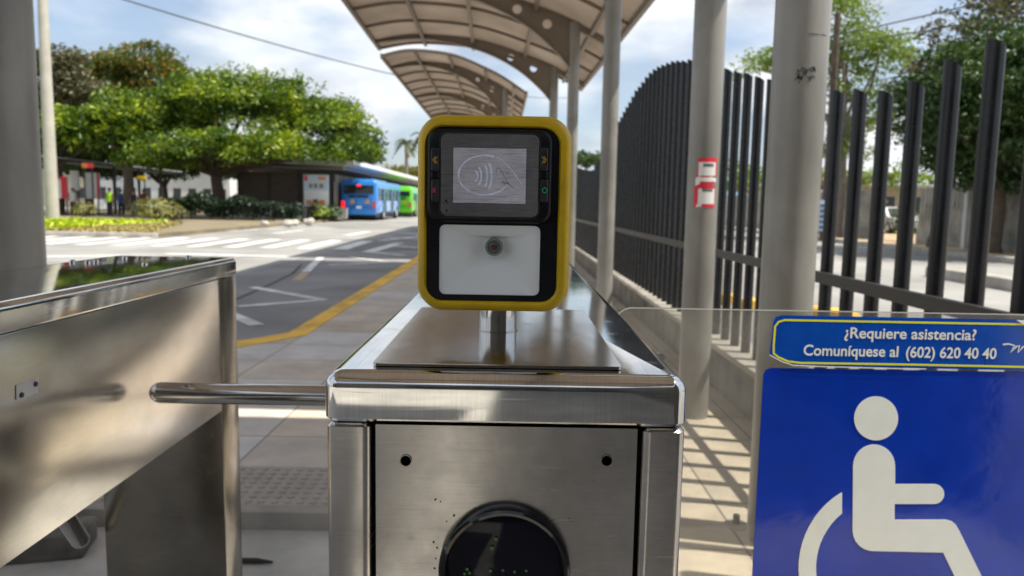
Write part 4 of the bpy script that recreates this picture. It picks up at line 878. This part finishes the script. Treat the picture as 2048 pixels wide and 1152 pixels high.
# palms
def palm(label, px, py, d, hgt, seed):
    c = P(px, py, d); T = thing('palm_tree', label, 'palm', (c.x, d, 0), 'palms beyond the station')
    b = B(); tube(b, [(c.x, d, -.2), (c.x+.1, d, c.z*.5), (c.x, d, c.z)], [.32, .24, .2], 10); obj('trunk', b, 'bark_pale', T)
    rs = random.Random(seed); cen = []
    vs, fs = [], []
    for k in range(26):
        a = rs.uniform(0, 2*PI); up = rs.uniform(-.1, 1.1); ln = rs.uniform(2.6, 3.5)*hgt
        p = Vector((c.x, d, c.z)); prev = p
        for i in range(1, 10):
            t = i/9; q = Vector((c.x+math.cos(a)*ln*t*.75, d+math.sin(a)*ln*t*.75, c.z+ln*(up*t*.8-1.05*t*t)))
            dr = (q-prev).normalized(); sd = dr.cross(Vector((0, 0, 1))).normalized(); wl = .55*math.sin(PI*min(1, t+.12))**.6*hgt
            for s in (-1, 1):
                i0_ = len(vs); tip = prev.lerp(q, .5)+sd*s*wl+Vector((0, 0, -.35*wl))+dr*.2
                vs += [prev-off_(T), q-off_(T), tip-off_(T)]; fs.append((i0_, i0_+1, i0_+2))
            prev = q
    me = bpy.data.meshes.new('fronds'); me.from_pydata([tuple(v) for v in vs], [], fs); link_mesh('fronds', me, 'leaf_palm', T)
    b = B()
    for k in range(5):
        a = rs.uniform(0, 2*PI); tube(b, [(c.x, d, c.z-.2), (c.x+.35*math.cos(a), d+.35*math.sin(a), c.z-.9), (c.x+.4*math.cos(a), d+.4*math.sin(a), c.z-2.2*hgt)], [.08, .14, .05], 6)
    obj('dry_fronds', b, 'road_orange', T)
def off_(T): return ROOT[T.name]
palm('tall palm standing clear beyond the station roof', 812, 285, 105, 1.0, 4)
palm('palm partly hidden behind the yellow validator', 849, 272, 100, 1.05, 9)
# hedge, shrubs and grass
def hedge(label, x0, x1, y0, y1, h, n, lm, seed, name='hedge', size=.13):
    rs = np.random.RandomState(seed); T = thing(name, label, 'hedge', ((x0+x1)/2, (y0+y1)/2, 0))
    x = rs.uniform(x0, x1, n); y = rs.uniform(y0, y1, n); hh = h*(.8+.2*np.sin(x*1.3)*np.sin(x*.7+2)+.1*np.sin(x*3.1)); z = hh*rs.uniform(.03, 1, n)**.5
    leaf_mesh('foliage', np.stack([x, y, z], 1), size, seed, lm, T, sub='foliage')
    b = B()
    for k in range(int((x1-x0)/1.2)): tube(b, [(x0+.6+k*1.2, (y0+y1)/2, -.05), (x0+.6+k*1.2+.1, (y0+y1)/2, h*.7)], [.04, .015], 6)
    obj('stems', b, 'bark', T)
ha = P(318, 446, 43.2); hb = P(600, 446, 43.2)
hedge('long dark green hedge in front of the slatted station wall', ha.x, hb.x, 42.3, 44.2, 1.45, 7000, 'leaf_hedge', 2)
def shrub(label, px, py, d, w_, h, n, lm, seed, size=.12):
    c = P(px, py, d); z0 = .02; T = thing('shrub', label, 'shrub', (c.x, d, z0))
    rs = np.random.RandomState(seed); q = rs.normal(size=(n, 3)); q /= np.linalg.norm(q, axis=1)[:, None]; q *= rs.uniform(.3, 1.05, size=(n, 1))**.6
    leaf_mesh('foliage', np.array([c.x, d, z0+h*.5])+q*np.array([w_/2, w_/2, h*.5]), size, seed, lm, T, sub='foliage')
    b = B(); rg = random.Random(seed)
    for k in range(6): tube(b, [(c.x, d, z0-.05), (c.x+rg.uniform(-.3, .3)*w_, d+rg.uniform(-.2, .2), z0+h*.8)], [.03, .01], 5)
    obj('stems', b, 'bark', T)
shrub('dry yellowish shrub at the end of the grass', 312, 440, 38, 2.6, 1.25, 700, 'leaf_shrub', 41)
shrub('small green bush growing beside the dry shrub', 345, 440, 39, 1.8, .8, 420, 'leaf_olive', 42)
shrub('bushy green plant below the billboard', 642, 430, 47, 1.5, 1.0, 450, 'leaf_bright', 43)
shrub('dark reddish plant below the billboard', 632, 420, 46.8, .9, 1.3, 350, 'leaf_olive', 44)
shrub('green bush beside the blue bus', 667, 430, 48.5, 1.3, 1.0, 350, 'leaf_dark', 45)
shrub('small leafy plant under the dark shelter', 168, 425, 44, 1.6, .9, 350, 'leaf_shrub', 46)
rs = np.random.RandomState(77); n = 9000
g0 = G(95, 468, ISZ); x = rs.uniform(-32, -15.2, n); y = rs.uniform(i0.y+.35, i0.y+9, n); cut = (x+15.2) < -(y-i0.y)*.10
z = ISZ+rs.uniform(.02, .22, n)
keep = x < -15.6+rs.normal(0, .5, n)
o = leaf_mesh('grass', np.stack([x, y, z], 1)[keep], .13, 77, 'grass_lime', None, sub='grass', flat=.1); props(o, 'short lime green grass on the traffic island', 'grass', kind='stuff')
x = rs.uniform(-16.4, i1.x-.2, 5000); y = rs.uniform(i0.y+.3, i0.y+10, 5000); x = x-(y-i0.y)*.33
o = leaf_mesh('grass', np.stack([x, y, ISZ+rs.uniform(.01, .08, 5000)], 1), .11, 78, 'grass_dry', None, sub='dry_grass', flat=.6); props(o, 'dry straw coloured grass at the tip of the traffic island', 'grass', kind='stuff')
for px, py, r in ((576, 452, .22), (590, 451, .2), (618, 448, .25), (530, 452, .16)):
    c = G(px, py, 0); b = B(); bmesh.ops.create_icosphere(b, subdivisions=2, radius=r, matrix=Matrix.Translation((c.x, c.y, .12)) @ Matrix.Diagonal((1.2, 1, .8, 1)))
    rg = random.Random(px)
    for v in b.verts: v.co += Vector((rg.uniform(-.04, .04), rg.uniform(-.04, .04), rg.uniform(-.03, .03)))
    props(obj('kerb_stone', b, 'stone_pale', None, (c.x, c.y, 0)), 'pale rounded stone at the foot of the hedge kerb', 'stone', 'stones along the hedge kerb')

# ------------------------------------------------------------------ lamp post, cables
lp = P(106, 447, 33)
T = thing('lamp_post', 'tall pale concrete post standing on the lime green grass', 'post', (lp.x, 33, ISZ))
b = B(); tube(b, [(lp.x, 33, 0), (lp.x+.05, 33, 12.5)], [.27, .17], 20); obj('shaft', b, 'pole_concrete', T)
b = B(); tube(b, [(lp.x, 33, 12.45), (lp.x-.3, 32.6, 13.1), (lp.x-1.5, 32, 13.4)], [.06, .05, .05], 10); obj('bracket', b, 'pole_concrete', T)
def cable(label, a, c, sag, r):
    b = B(); pts = [a.lerp(c, t/30)-Vector((0, 0, sag*4*(t/30)*(1-t/30))) for t in range(31)]; tube(b, pts, r, 6)
    props(obj('overhead_cable', b, 'cable_black', None, tuple(pts[15])), label, 'cable')
cable('thin overhead cable sagging across the sky above the rain tree', P(60, -60, 22), P(1150, 195, 75), 1.1, .026)
cable('upper of two wires crossing the sky above the right trees', P(2400, -100, 16), P(1647, 76, 31), .05, .024)
cable('lower of two wires crossing the sky above the right trees', P(2400, -40, 16), P(1647, 92, 31), .08, .024)

# ------------------------------------------------------------------ shelter on the left with its panels and people
s0_ = P(112, 320, 46); s1_ = P(352, 350, 58)
T = thing('bus_shelter', 'dark flat roofed shelter under the trees beyond the grass', 'shelter', (s0_.x, 46, ISZ))
b = B(); zr = s0_.z
pA = P(60, 312, 44); pB = P(356, 345, 62)
loft(b, [[(p.x-2.5, p.y+2.5, z-.05), (p.x+.6, p.y-.6, z-.15), (p.x+.6, p.y-.6, z+.05), (p.x-2.5, p.y+2.5, z+.15)] for p, z in ((pA, pA.z), (pB, pB.z))]); obj('roof', b, 'dark_steel', T)
b = B(); loft(b, [[(p.x+.62, p.y-.63, p.z+.0), (p.x+.66, p.y-.66, p.z+.0), (p.x+.66, p.y-.66, p.z+.06), (p.x+.62, p.y-.63, p.z+.06)] for p in (pA, pB)]); obj('fascia', b, 'roof_metal', T)
for t in (.12, .3, .48, .66, .84):
    p = pA.lerp(pB, t); b = B(); box(b, p.x-.08, p.x+.08, p.y-.08, p.y+.08, ISZ, p.z-.12); obj('post', b, 'dark_steel', T)
def panel(name, label, cat, px0, py0, px1, py1, d, m, th=.12, strips=(), leg=True):
    a = P(px0, py0, d); c = P(px1, py1, d); T = thing(name, label, cat, ((a.x+c.x)/2, d, ISZ))
    b = B(); box(b, min(a.x, c.x), max(a.x, c.x), d, d+th, min(a.z, c.z), max(a.z, c.z), .01); obj('face', b, m, T)
    for i, (u0, v0, u1, v1, mm) in enumerate(strips):
        b = B(); X = lambda u: a.x+(c.x-a.x)*u; Z = lambda v: a.z+(c.z-a.z)*v
        box(b, X(u0), X(u1), d-.012-.003*i, d-.003-.003*i, min(Z(v0), Z(v1)), max(Z(v0), Z(v1))); obj('graphic', b, mm, T)
    if leg:
        for x_ in (a.x+.15*(c.x-a.x), a.x+.85*(c.x-a.x)):
            b = B(); tube(b, [(x_, d+th/2, ISZ-.03), (x_, d+th/2, min(a.z, c.z)+.02)], .05, 8); obj('leg', b, 'dark_steel', T)
    return T
panel('advert_panel', 'white advert panel with a red edge under the shelter roof', 'advert', 168, 345, 200, 398, 49, 'ad_white', strips=((.84, 0, 1, 1, 'ad_red'),))
panel('advert_panel', 'red and white advert panel beside the lamp post', 'advert', 112, 353, 136, 397, 47, 'ad_white', strips=((.42, 0, 1, 1, 'ad_red'), (0, 0, 1, .12, 'ad_red')))
panel('advert_panel', 'plain white advert panel between two red ones', 'advert', 139, 341, 158, 381, 50, 'ad_white')
panel('route_sign', 'small yellow sign hanging in the shelter', 'sign', 272, 352, 291, 361, 55, 'ad_yellow')
panel('route_sign', 'small orange and red sign below the shelter roof edge', 'sign', 163, 326, 186, 336, 45.5, 'ad_orange', strips=((.5, 0, 1, 1, 'ad_red'),))
# pale buildings behind
def building(name, label, x0, x1, y0, y1, h, m, floors, cols, roofm='roof_metal'):
    T = thing(name, label, 'building', ((x0+x1)/2, (y0+y1)/2, 0))
    b = B(); box(b, x0, x1, y0, y1, -.3, h); obj('wall', b, m, T)
    b = B(); box(b, x0-.25, x1+.25, y0-.25, y1+.25, h+.003, h+.25); obj('roof', b, roofm, T)
    for f in range(floors):
        for k in range(cols):
            xa = x0+(x1-x0)*(k+.25)/cols; xb = x0+(x1-x0)*(k+.75)/cols; za = 1.0+f*3.0
            if za+1.3 > h: continue
            b = B(); box(b, xa, xb, y0-.03, y0+.05, za, za+1.3); wdn = obj('window', b, 'window_dark', T)
            b = B(); box(b, xa-.05, xb+.05, y0-.10, y0-.035, za-.08, za-.01); obj('sill', b, 'concrete', wdn)
    return T
building('shop_building', 'long white building seen beneath the trees', P(190, 400, 85).x, P(460, 400, 85).x, 85, 92, 4.2, 'wall_white', 1, 9)
building('shop_building', 'pale tan building behind the shelter', P(70, 400, 95).x-10, P(180, 400, 95).x, 95, 103, 5.2, 'wall_tan', 1, 6)

def person(label, px, d, shirt, trousers, pose, h=1.66, z0=ISZ):
    c = P(px, 420, d); x, y = c.x, d; s = h/1.7
    T = thing('person', label, 'person', (x, y, z0))
    def J(a, bb, cc): return (x+a*s, y+bb*s, z0+cc*s)
    a = .08*pose
    js = [J(0, 0, .95), J(0, 0, 1.15), J(0, 0, 1.38), J(0, 0, 1.47), J(0, -.01, 1.56), J(0, -.015, 1.68),
          J(.09, 0, .88), J(.10+a, -.04, .48), J(.11+a*.4, 0, .06), J(.12+a*.4, -.15, .03), J(-.09, 0, .88), J(-.10, .02, .48), J(-.11, .05, .06), J(-.12, -.09, .03),
          J(.19, 0, 1.38), J(.25, .03, 1.12), J(.24, -.07-a, .9), J(.24, -.1-a, .8), J(-.19, 0, 1.38), J(-.25, .03, 1.12), J(-.22, -.12-a, .92), J(-.2, -.16-a, .83)]
    es = [(0, 1), (1, 2), (2, 3), (3, 4), (4, 5), (0, 6), (6, 7), (7, 8), (8, 9), (0, 10), (10, 11), (11, 12), (12, 13), (2, 14), (14, 15), (15, 16), (16, 17), (2, 18), (18, 19), (19, 20), (20, 21)]
    rd = [.15, .14, .15, .065, .10, .085, .095, .065, .045, .04, .095, .065, .045, .04, .065, .045, .035, .04, .065, .045, .035, .04]
    me = bpy.data.meshes.new('person_body'); me.from_pydata([tuple(Vector(j)-Vector((x, y, z0))) for j in js], es, [])
    o = link_mesh('body', me, 'skin_tan', T)
    md = o.modifiers.new('skin', 'SKIN'); sv = me.skin_vertices[0].data
    for v, r in zip(sv, rd): v.radius = (r*s, r*s*.85)
    sv[0].use_root = True
    o.modifiers.new('subsurf', 'SUBSURF').levels = 1; o.modifiers['subsurf'].render_levels = 1
    def shell(zs, prof, m, nm, leg=None):
        b = B(); loft(b, [[(x+cx_*s+rx*s*math.cos(t), y+cy_*s+ry*s*math.sin(t), z0+zz*s) for t in [2*PI*k/14 for k in range(14)]] for zz, cx_, cy_, rx, ry in prof], True, True); return obj(nm, b, m, T)
    shell(None, [(.88, 0, 0, .185, .155), (1.0, 0, 0, .18, .15), (1.2, 0, 0, .185, .15), (1.38, 0, 0, .21, .14), (1.45, 0, 0, .12, .10)], shirt, 'shirt')
    shell(None, [(.05, .11+a*.4, 0, .075, .08), (.48, .10+a, -.04, .085, .09), (.89, .075, 0, .11, .14)], trousers, 'trouser_leg')
    shell(None, [(.05, -.11, .05, .075, .08), (.48, -.10, .02, .085, .09), (.89, -.075, 0, .11, .14)], trousers, 'trouser_leg')
    b = B(); bmesh.ops.create_icosphere(b, subdivisions=2, radius=.115*s, matrix=Matrix.Translation(J(0, .025, 1.655)) @ Matrix.Diagonal((.92, 1, .85, 1))); obj('hair', b, 'hair_dark', T)
person('person in a lime green vest standing under the shelter', 220, 46, 'cloth_lime', 'cloth_dark', 0, 1.7)
person('person in a white shirt waiting between the red and white adverts', 147, 46.5, 'cloth_white', 'cloth_dark', 1)
person('person in a dark shirt and blue jeans by the shelter post', 268, 47, 'cloth_dark', 'cloth_blue', 1, 1.6)
person('person in a maroon shirt at the far end of the shelter', 288, 48, 'cloth_maroon', 'cloth_dark', 0)
person('person in a blue shirt standing near the lime vested one', 242, 48, 'cloth_blue', 'cloth_dark', 1, 1.62)

# ------------------------------------------------------------------ platform station with slatted wall and billboard
sx0 = P(478, 400, 52).x; sx1 = P(668, 400, 52).x
T = thing('bus_station', 'low platform station with slatted brown wall and long pale roof', 'station', (sx1, 52, 0))
b = B(); box(b, sx0, sx1, 52, 52.15, .0, 3.1); obj('end_wall', b, 'wood_slats', T)
b = B(); k = 0
while .12+k*.3 < 3.0: box(b, sx0, sx1-.02, 51.93, 51.99, .12+k*.3, .27+k*.3); k += 1
obj('slats', b, 'wood_slats', T)
for t in (0, .32, .64, 1): b = B(); xx = sx0+(sx1-sx0)*t; box(b, xx-.05, xx+.05, 51.86, 51.925, 0, 3.15); obj('post', b, 'dark_steel', T)
b = B(); box(b, sx1, sx1+.12, 52.2, 108, .0, 3.0); obj('side_wall', b, 'slat_grey', T)
rz = P(640, 325, 51).z
b = B(); loft(b, [[(sx0-1, yy, rz-.05), (sx1+1.0, yy, rz-.25), (sx1+1.6, yy, rz-.05), (sx1+1.6, yy, rz+.12), (sx0-1, yy, rz+.25)] for yy in (50.6, 110)]); obj('roof', b, 'roof_metal', T)
b = B(); box(b, sx1+1.602, sx1+1.66, 50.6, 110, rz-.1, rz+.2); obj('roof_edge', b, 'wall_white', T)  # sunlit look of the roof rim put into its white colour
b = B(); box(b, sx0-.8, sx1+.9, 50.8, 109.8, rz-.45, rz-.27); obj('soffit', b, 'soffit', T)
b = B(); box(b, sx0, sx1+1.0, 48.6, 51.8, .0, .75); obj('platform', b, 'concrete', T)
panel('billboard', 'pale blue and white billboard with orange print on the station wall', 'billboard', 607, 349, 657, 413, 48.4, 'ad_white', .15,
      strips=((0, 0, 1, .5, 'ad_pale'), (.03, .02, .16, .2, 'ad_red'), (.22, .28, .36, .42, 'ad_brown'), (.42, .28, .56, .42, 'ad_brown'), (.64, .28, .8, .42, 'ad_brown'), (.1, .80, .3, .94, 'ad_orange'), (.36, .78, .56, .94, 'ad_orange'), (.62, .80, .86, .94, 'ad_orange'), (.6, .06, .9, .16, 'ad_orange')))

# ------------------------------------------------------------------ buses
def wheel(T, x, y, z, r, sgn):
    b = B(); n = 28
    loft(b, [[(x+sgn*dx, y+rr*math.cos(2*PI*k/n), z+rr*math.sin(2*PI*k/n)) for k in range(n)] for dx, rr in ((-.28, r*.9), (-.26, r), (-.03, r), (0, r*.93), (0, r*.6), (-.05, r*.58))], True, True); w_ = obj('wheel', b, 'tyre', T)
    b = B(); loft(b, [[(x+sgn*dx, y+rr*math.cos(2*PI*k/n), z+rr*math.sin(2*PI*k/n)) for k in range(n)] for dx, rr in ((-.06, r*.59), (.005, r*.57), (-.03, r*.4), (.02, r*.2), (.03, r*.1))], False, True); obj('rim', b, 'rim', w_)
def bus(label, x1, y0, ln, paint, side_paint, tail, W=2.5, H=3.12):
    x0 = x1-W; z0 = ROADZ; T = thing('bus', label, 'bus', ((x0+x1)/2, y0, z0))
    # body: rounded cross-section swept along, rear slightly raked
    def sec(y, k=0.0, top=0): return [((x0+x1)/2+u, y+max(0, (v+.3))*k, z0+.38+(H-.38)/2+v+top*(1 if v > 0 else 0)) for u, v in rrect(W-2*abs(k)*.2, H-.38, .28, 6)]
    b = B(); r0 = sec(y0+.12); c = Vector(((x0+x1)/2, y0, z0+.38+(H-.38)/2))
    def shrink(r, s, yy): return [(c.x+(p[0]-c.x)*s, yy+max(0, p[2]-c.z)*.10, c.z+(p[2]-c.z)*s) for p in r]
    loft(b, [shrink(r0, .93, y0), shrink(r0, .98, y0+.05), shrink(r0, 1, y0+.2), [(p[0], y0+.6, p[2]) for p in r0], [(p[0], y0+ln-.3, p[2]) for p in r0], [(c.x+(p[0]-c.x)*.92, y0+ln, c.z+(p[2]-c.z)*.94) for p in r0]]); obj('body', b, paint, T, angle=50)
    # roof unit
    b = B(); box(b, x0+.35, x1-.35, y0+.8, y0+ln*.55, z0+H-.03, z0+H+.10, .08, 3); obj('roof_unit', b, paint, T)
    yb = y0-.02
    def rear(u0, u1, v0, v1, m, nm, par=None, dy=0, bev=.03):
        b = B(); X = lambda u: x0+W*u; Z = lambda v: z0+v; rk = lambda v: yb+max(0, v-1.75)*.10+.035*0
        rings = []
        loft(b, [[(X(u0), rk(v0)-dy, Z(v0)), (X(u1), rk(v0)-dy, Z(v0)), (X(u1), rk(v1)-dy, Z(v1)), (X(u0), rk(v1)-dy, Z(v1))], [(X(u0), rk(v0)+.12-dy, Z(v0)), (X(u1), rk(v0)+.12-dy, Z(v0)), (X(u1), rk(v1)+.12-dy, Z(v1)), (X(u0), rk(v1)+.12-dy, Z(v1))]])
        return obj(nm, b, m, par or T)
    rw_ = rear(.08, .92, 1.88, H-.36, 'bus_glass', 'rear_window')
    rear(.44, .57, H-.46, H-.32, 'tail_red', 'brake_light', None, .03)
    rear(.10, .90, 1.05, 1.78, side_paint if False else paint, 'engine_hatch', None, .01)
    rear(.22, .78, 1.60, 1.74, 'black_groove', 'grille', None, .025)
    for u in (.26, .68):
        b = B(); X = x0+W*u; zz = z0+1.18; loft(b, [[(X-.02, yb-.02, zz), (X+.34, yb-.02, zz), (X+.24, yb-.02, zz+.22), (X+.17, yb-.02, zz+.32), (X+.1, yb-.02, zz+.22)], [(X-.02, yb+.05, zz), (X+.34, yb+.05, zz), (X+.24, yb+.05, zz+.22), (X+.17, yb+.05, zz+.32), (X+.1, yb+.05, zz+.22)]]); obj('warning_mark', b, 'orange_mark', T)
    rear(.43, .58, .84, 1.0, 'paper_white', 'licence_plate', None, .02)
    rear(.03, .97, .42, .80, paint, 'bumper', None, .06)
    rear(.02, .12, .85, 1.35, 'tail_red' if tail else 'tail_dull', 'tail_light', None, .02); rear(.88, .98, .85, 1.35, 'tail_dull', 'tail_light', None, .02)
    # right side windows, doors, wheels
    nwin = max(3, int(ln/1.7)); a = y0+.7; st_ = (ln-1.2)/nwin
    for k in range(nwin):
        b = B(); ya = a+k*st_; box(b, x1-.02, x1+.012, ya+.05, ya+st_-.05, z0+1.45, z0+H-.52, .004); obj('side_window', b, 'bus_glass_side', T)
    for k in range(nwin):
        if k % 2 == 1:
            ya = a+k*st_; b = B(); box(b, x1+.013, x1+.03, ya+.12, ya+st_-.12, z0+.5, z0+H-.55, .004); dr = obj('door', b, 'bus_glass_side', T)
            b = B(); box(b, x1+.031, x1+.04, ya+.12, ya+.2, z0+.5, z0+H-.55); box(b, x1+.031, x1+.04, ya+st_/2-.04, ya+st_/2+.04, z0+.5, z0+H-.55); obj('door_frame', b, paint, dr)
    b = B(); box(b, x1-.01, x1+.008, y0+1.0, y0+ln-.6, z0+.62, z0+1.4); obj('side_graphic', b, side_paint, T)
    for yy in (y0+2.9, y0+ln-2.6):
        wheel(T, x1+.02, yy, z0+.48, .48, 1); wheel(T, x0-.02, yy, z0+.48, .48, -1)
    b = B(); box(b, x0+.1, x1-.1, y0+.2, y0+ln-.3, z0+.2, z0+.45); obj('underbody', b, 'black_groove', T)
bx1 = P(753, 400, 52.5).x
bus('light blue city bus with lit red lamps seen from behind', bx1, 52.5, 11.5, 'bus_blue', 'bus_blue_pattern', True, 2.5, 2.80)
bus('bright green bus in front of the blue one', P(815, 400, 67).x+.4, 67, 11.0, 'bus_green', 'bus_green', False, 2.5, 2.66)

# ------------------------------------------------------------------ beyond the fence on the right
WX = 15.0
T = thing('slatted_wall', 'weathered grey concrete slat wall across the far road', 'wall', (WX, 25, 0))
GA, GB = 28.0, 30.6
b = B(); box(b, WX, WX+.1, 12, GA, -.1, .5); box(b, WX, WX+.1, GB, 75, -.1, .5); obj('plinth', b, 'slat_grey', T)
b = B(); yy = 12.0
while yy < 75:
    if not GA-.2 < yy < GB: box(b, WX+.02, WX+.09, yy, yy+.17, .502, 2.05)
    yy += .25
o = obj('slats', b, 'slat_grey', T)
b = B(); box(b, WX+.102, WX+.16, 12, GA, 1.5, 1.62); box(b, WX+.102, WX+.16, GB, 75, 1.5, 1.62); obj('rail', b, 'slat_grey', T)
for yy in range(13, 75, 4): b = B(); box(b, WX-.05, WX+.14, yy-.09, yy+.09, -.1, 2.15); obj('post', b, 'wall_white', T)
building('warehouse', 'pale blue grey warehouse behind the slatted wall', 19, 34, 15, 30, 4.6, 'wall_bluegrey', 1, 0)
building('low_building', 'low tan building far along the slatted wall', 22, 34, 60, 72, 3.0, 'wall_tan', 1, 4)
tree('large dark leafy tree overhanging the slatted wall on the far pavement', (14.3, 22.5, 0), 2.6, .26,
     [lb(1960, 270, 23, 2.0, 2.2, 1.5), lb(2050, 220, 22, 2.4, 2.3, 1.9), lb(1900, 200, 24, 1.5, 2, 1.1), lb(2000, 130, 23.5, 1.9, 2, 1.4), lb(2030, 330, 22, 1.7, 2, 1.0), lb(1880, 280, 24.5, 1.0, 1.2, .8), lb(1920, 330, 24, 1.2, 1.4, .7), lb(1985, 370, 23, 1.3, 1.5, .6)], 520, 70, .55, .10, 'leaf_dark', 51)
tree('airy tree with sparse leaves high beside the big dark tree', (16.2, 26, 0), 4, .2, [lb(1960, 60, 26, 1.6, 1.6, 1.4), lb(2040, 50, 26, 1.6, 1.6, 1.3), lb(1900, 130, 26, 1.4, 1.4, 1.1), lb(1850, 190, 26, 1.1, 1.2, 1.0)], 130, 34, .5, .11, 'leaf_olive', 57)
tree('feathery light green tree behind the thick grey column', (14.2, 33, 0), 4.5, .2, [lb(1700, 90, 33, 2.0, 2, 1.5), lb(1760, 130, 33, 1.7, 2, 1.5), lb(1690, 190, 33, 1.6, 2, 1.3), lb(1620, 130, 34, 2.0, 2, 1.3), lb(1720, 260, 33, 1.4, 1.6, 1.1), lb(1790, 230, 33, 1.2, 1.4, .9), lb(1545, 140, 35, 1.6, 1.6, 1.0), lb(1660, 40, 33, 1.8, 2, 1.2), lb(1680, 310, 33, 1.3, 1.4, .8)], 330, 44, .62, .10, 'leaf_feather', 61, bark='bark_pale', inner=.2)
tree('small crooked tree leaning in front of the slatted wall', (14.0, 25.2, 0), 2.2, .09, [lb(1865, 330, 25.5, .9, .9, .5), lb(1835, 260, 26, .8, .8, .6)], 36, 34, .4, .10, 'leaf_dark', 67, lean=(.7, .2))
tree('distant green trees seen low between the fence tubes', (19, 60, 0), 2, .2, [lb(1660, 362, 60, 3, 3, 1.1), lb(1720, 368, 60, 2.6, 3, 1.0), lb(1790, 362, 58, 2.4, 3, 1.1), lb(1850, 366, 58, 2, 3, 1.0), lb(1500, 375, 62, 3, 3, 1.2), lb(1460, 360, 64, 2.6, 3, 1.6)], 90, 45, .9, .22, 'leaf_feather', 71)
up = P(1647, 480, 31)
T = thing('utility_pole', 'dark utility pole with a blue notice behind the fence', 'pole', (up.x, 31, 0))
b = B(); tube(b, [(up.x, 31, -.1), (up.x, 31, 9)], [.16, .12], 14); obj('shaft', b, 'bark', T)
n0 = P(1640, 400, 30.8); n1_ = P(1651, 462, 30.8)
b = B(); box(b, n0.x-.02, n1_.x+.05, 30.78, 30.83, n1_.z, n0.z); obj('notice', b, 'ad_pale', T)
b = B()
for k in range(5): box(b, n0.x+.02, n1_.x, 30.765, 30.775, n1_.z+.1+k*.22, n1_.z+.2+k*.22)
obj('notice_lettering', b, 'cloth_blue', T)
# car by the wall
def car(label, x, y, L_=4.1, W=1.7):
    z0 = 0.0; T = thing('parked_car', label, 'car', (x, y, z0))
    prof = [(-.5, .28), (-.49, .62), (-.43, .80), (-.26, .88), (-.13, 1.36), (.18, 1.42), (.36, 1.02), (.49, .82), (.5, .30)]
    pr2 = [(a*L_, z) for a, z in prof]
    b = B(); loft(b, [[(x+u*W/2*(1-.16*max(0, (z-.85)/.55)), y+a, z0+z) for a, z in pr2] for u in (-1, 1)]); bmesh.ops.bevel(b, geom=list(b.edges), offset=.04, segments=2, affect='EDGES'); obj('body', b, 'car_white', T)
    b = B(); loft(b, [[(x+u*W/2*.9, y+a, z0+z) for a, z in ((-.235*L_, .93), (-.125*L_, 1.32), (.17*L_, 1.37), (.32*L_, 1.02))] for u in (-1.08, -1.0)]); obj('side_window', b, 'window_dark', T)
    b = B(); loft(b, [[(x-.62, y-.27*L_, .92), (x+.62, y-.27*L_, .92), (x+.56, y-.155*L_, 1.34), (x-.56, y-.155*L_, 1.34)], [(x-.62, y-.25*L_, .9), (x+.62, y-.25*L_, .9), (x+.56, y-.135*L_, 1.3), (x-.56, y-.135*L_, 1.3)]]); obj('rear_window', b, 'window_dark', T)
    for sy_ in (-.31, .31):
        for sg in (-1, 1): wheel(T, x+sg*W/2*1.0, y+sy_*L_, .31, .31, sg)
    for sg in (-1, 1):
        b = B(); box(b, x+sg*.6-.14, x+sg*.6+.14, y-.5*L_-.02, y-.47*L_, .62, .76, .02); obj('tail_light', b, 'tail_dull', T)
cc = P(1792, 440, 27.5); car('silver car parked behind the gap in the slatted wall', 20.6, 41)
shrub('leafy shrub in the gap of the slatted wall hiding most of the silver car', 1808, 470, 30.2, 1.5, 1.5, 420, 'leaf_dark', 91, .08)
g = G(1980, 545, ROADZ); b = B(); bmesh.ops.create_icosphere(b, subdivisions=3, radius=.3, matrix=Matrix.Translation((g.x+.6, 14.9, .0)) @ Matrix.Diagonal((1.2, .8, .75, 1)))
rg = random.Random(3)
for v in b.verts: v.co += Vector((rg.uniform(-.05, .05), rg.uniform(-.05, .05), rg.uniform(-.05, .05)))
props(obj('rubbish_bag', b, 'bin_bag', None, (g.x+.6, 14.9, -.15)), 'crumpled black and white rubbish bag on the road by the median', 'bag')
for i, (px, py) in enumerate(((1640, 618), (1668, 622), (1700, 630), (1455, 590), (1500, 600))):
    g = G(px, py, ROADZ); d = min(max(g.y, 6), 14); q = P(px, py, d)
    q = G(px, py, -.02)
    b = B(); tube(b, [(q.x, q.y, ROADZ-.02), (q.x, q.y, -.02), (q.x, q.y, .01)], [.11, .11, .08], 14)
    props(obj('road_stud', b, 'road_yellow', None, (q.x, q.y, ROADZ)), 'short yellow kerb stud on the road just beyond the fence', 'kerb stud', 'yellow kerb studs beyond the fence')
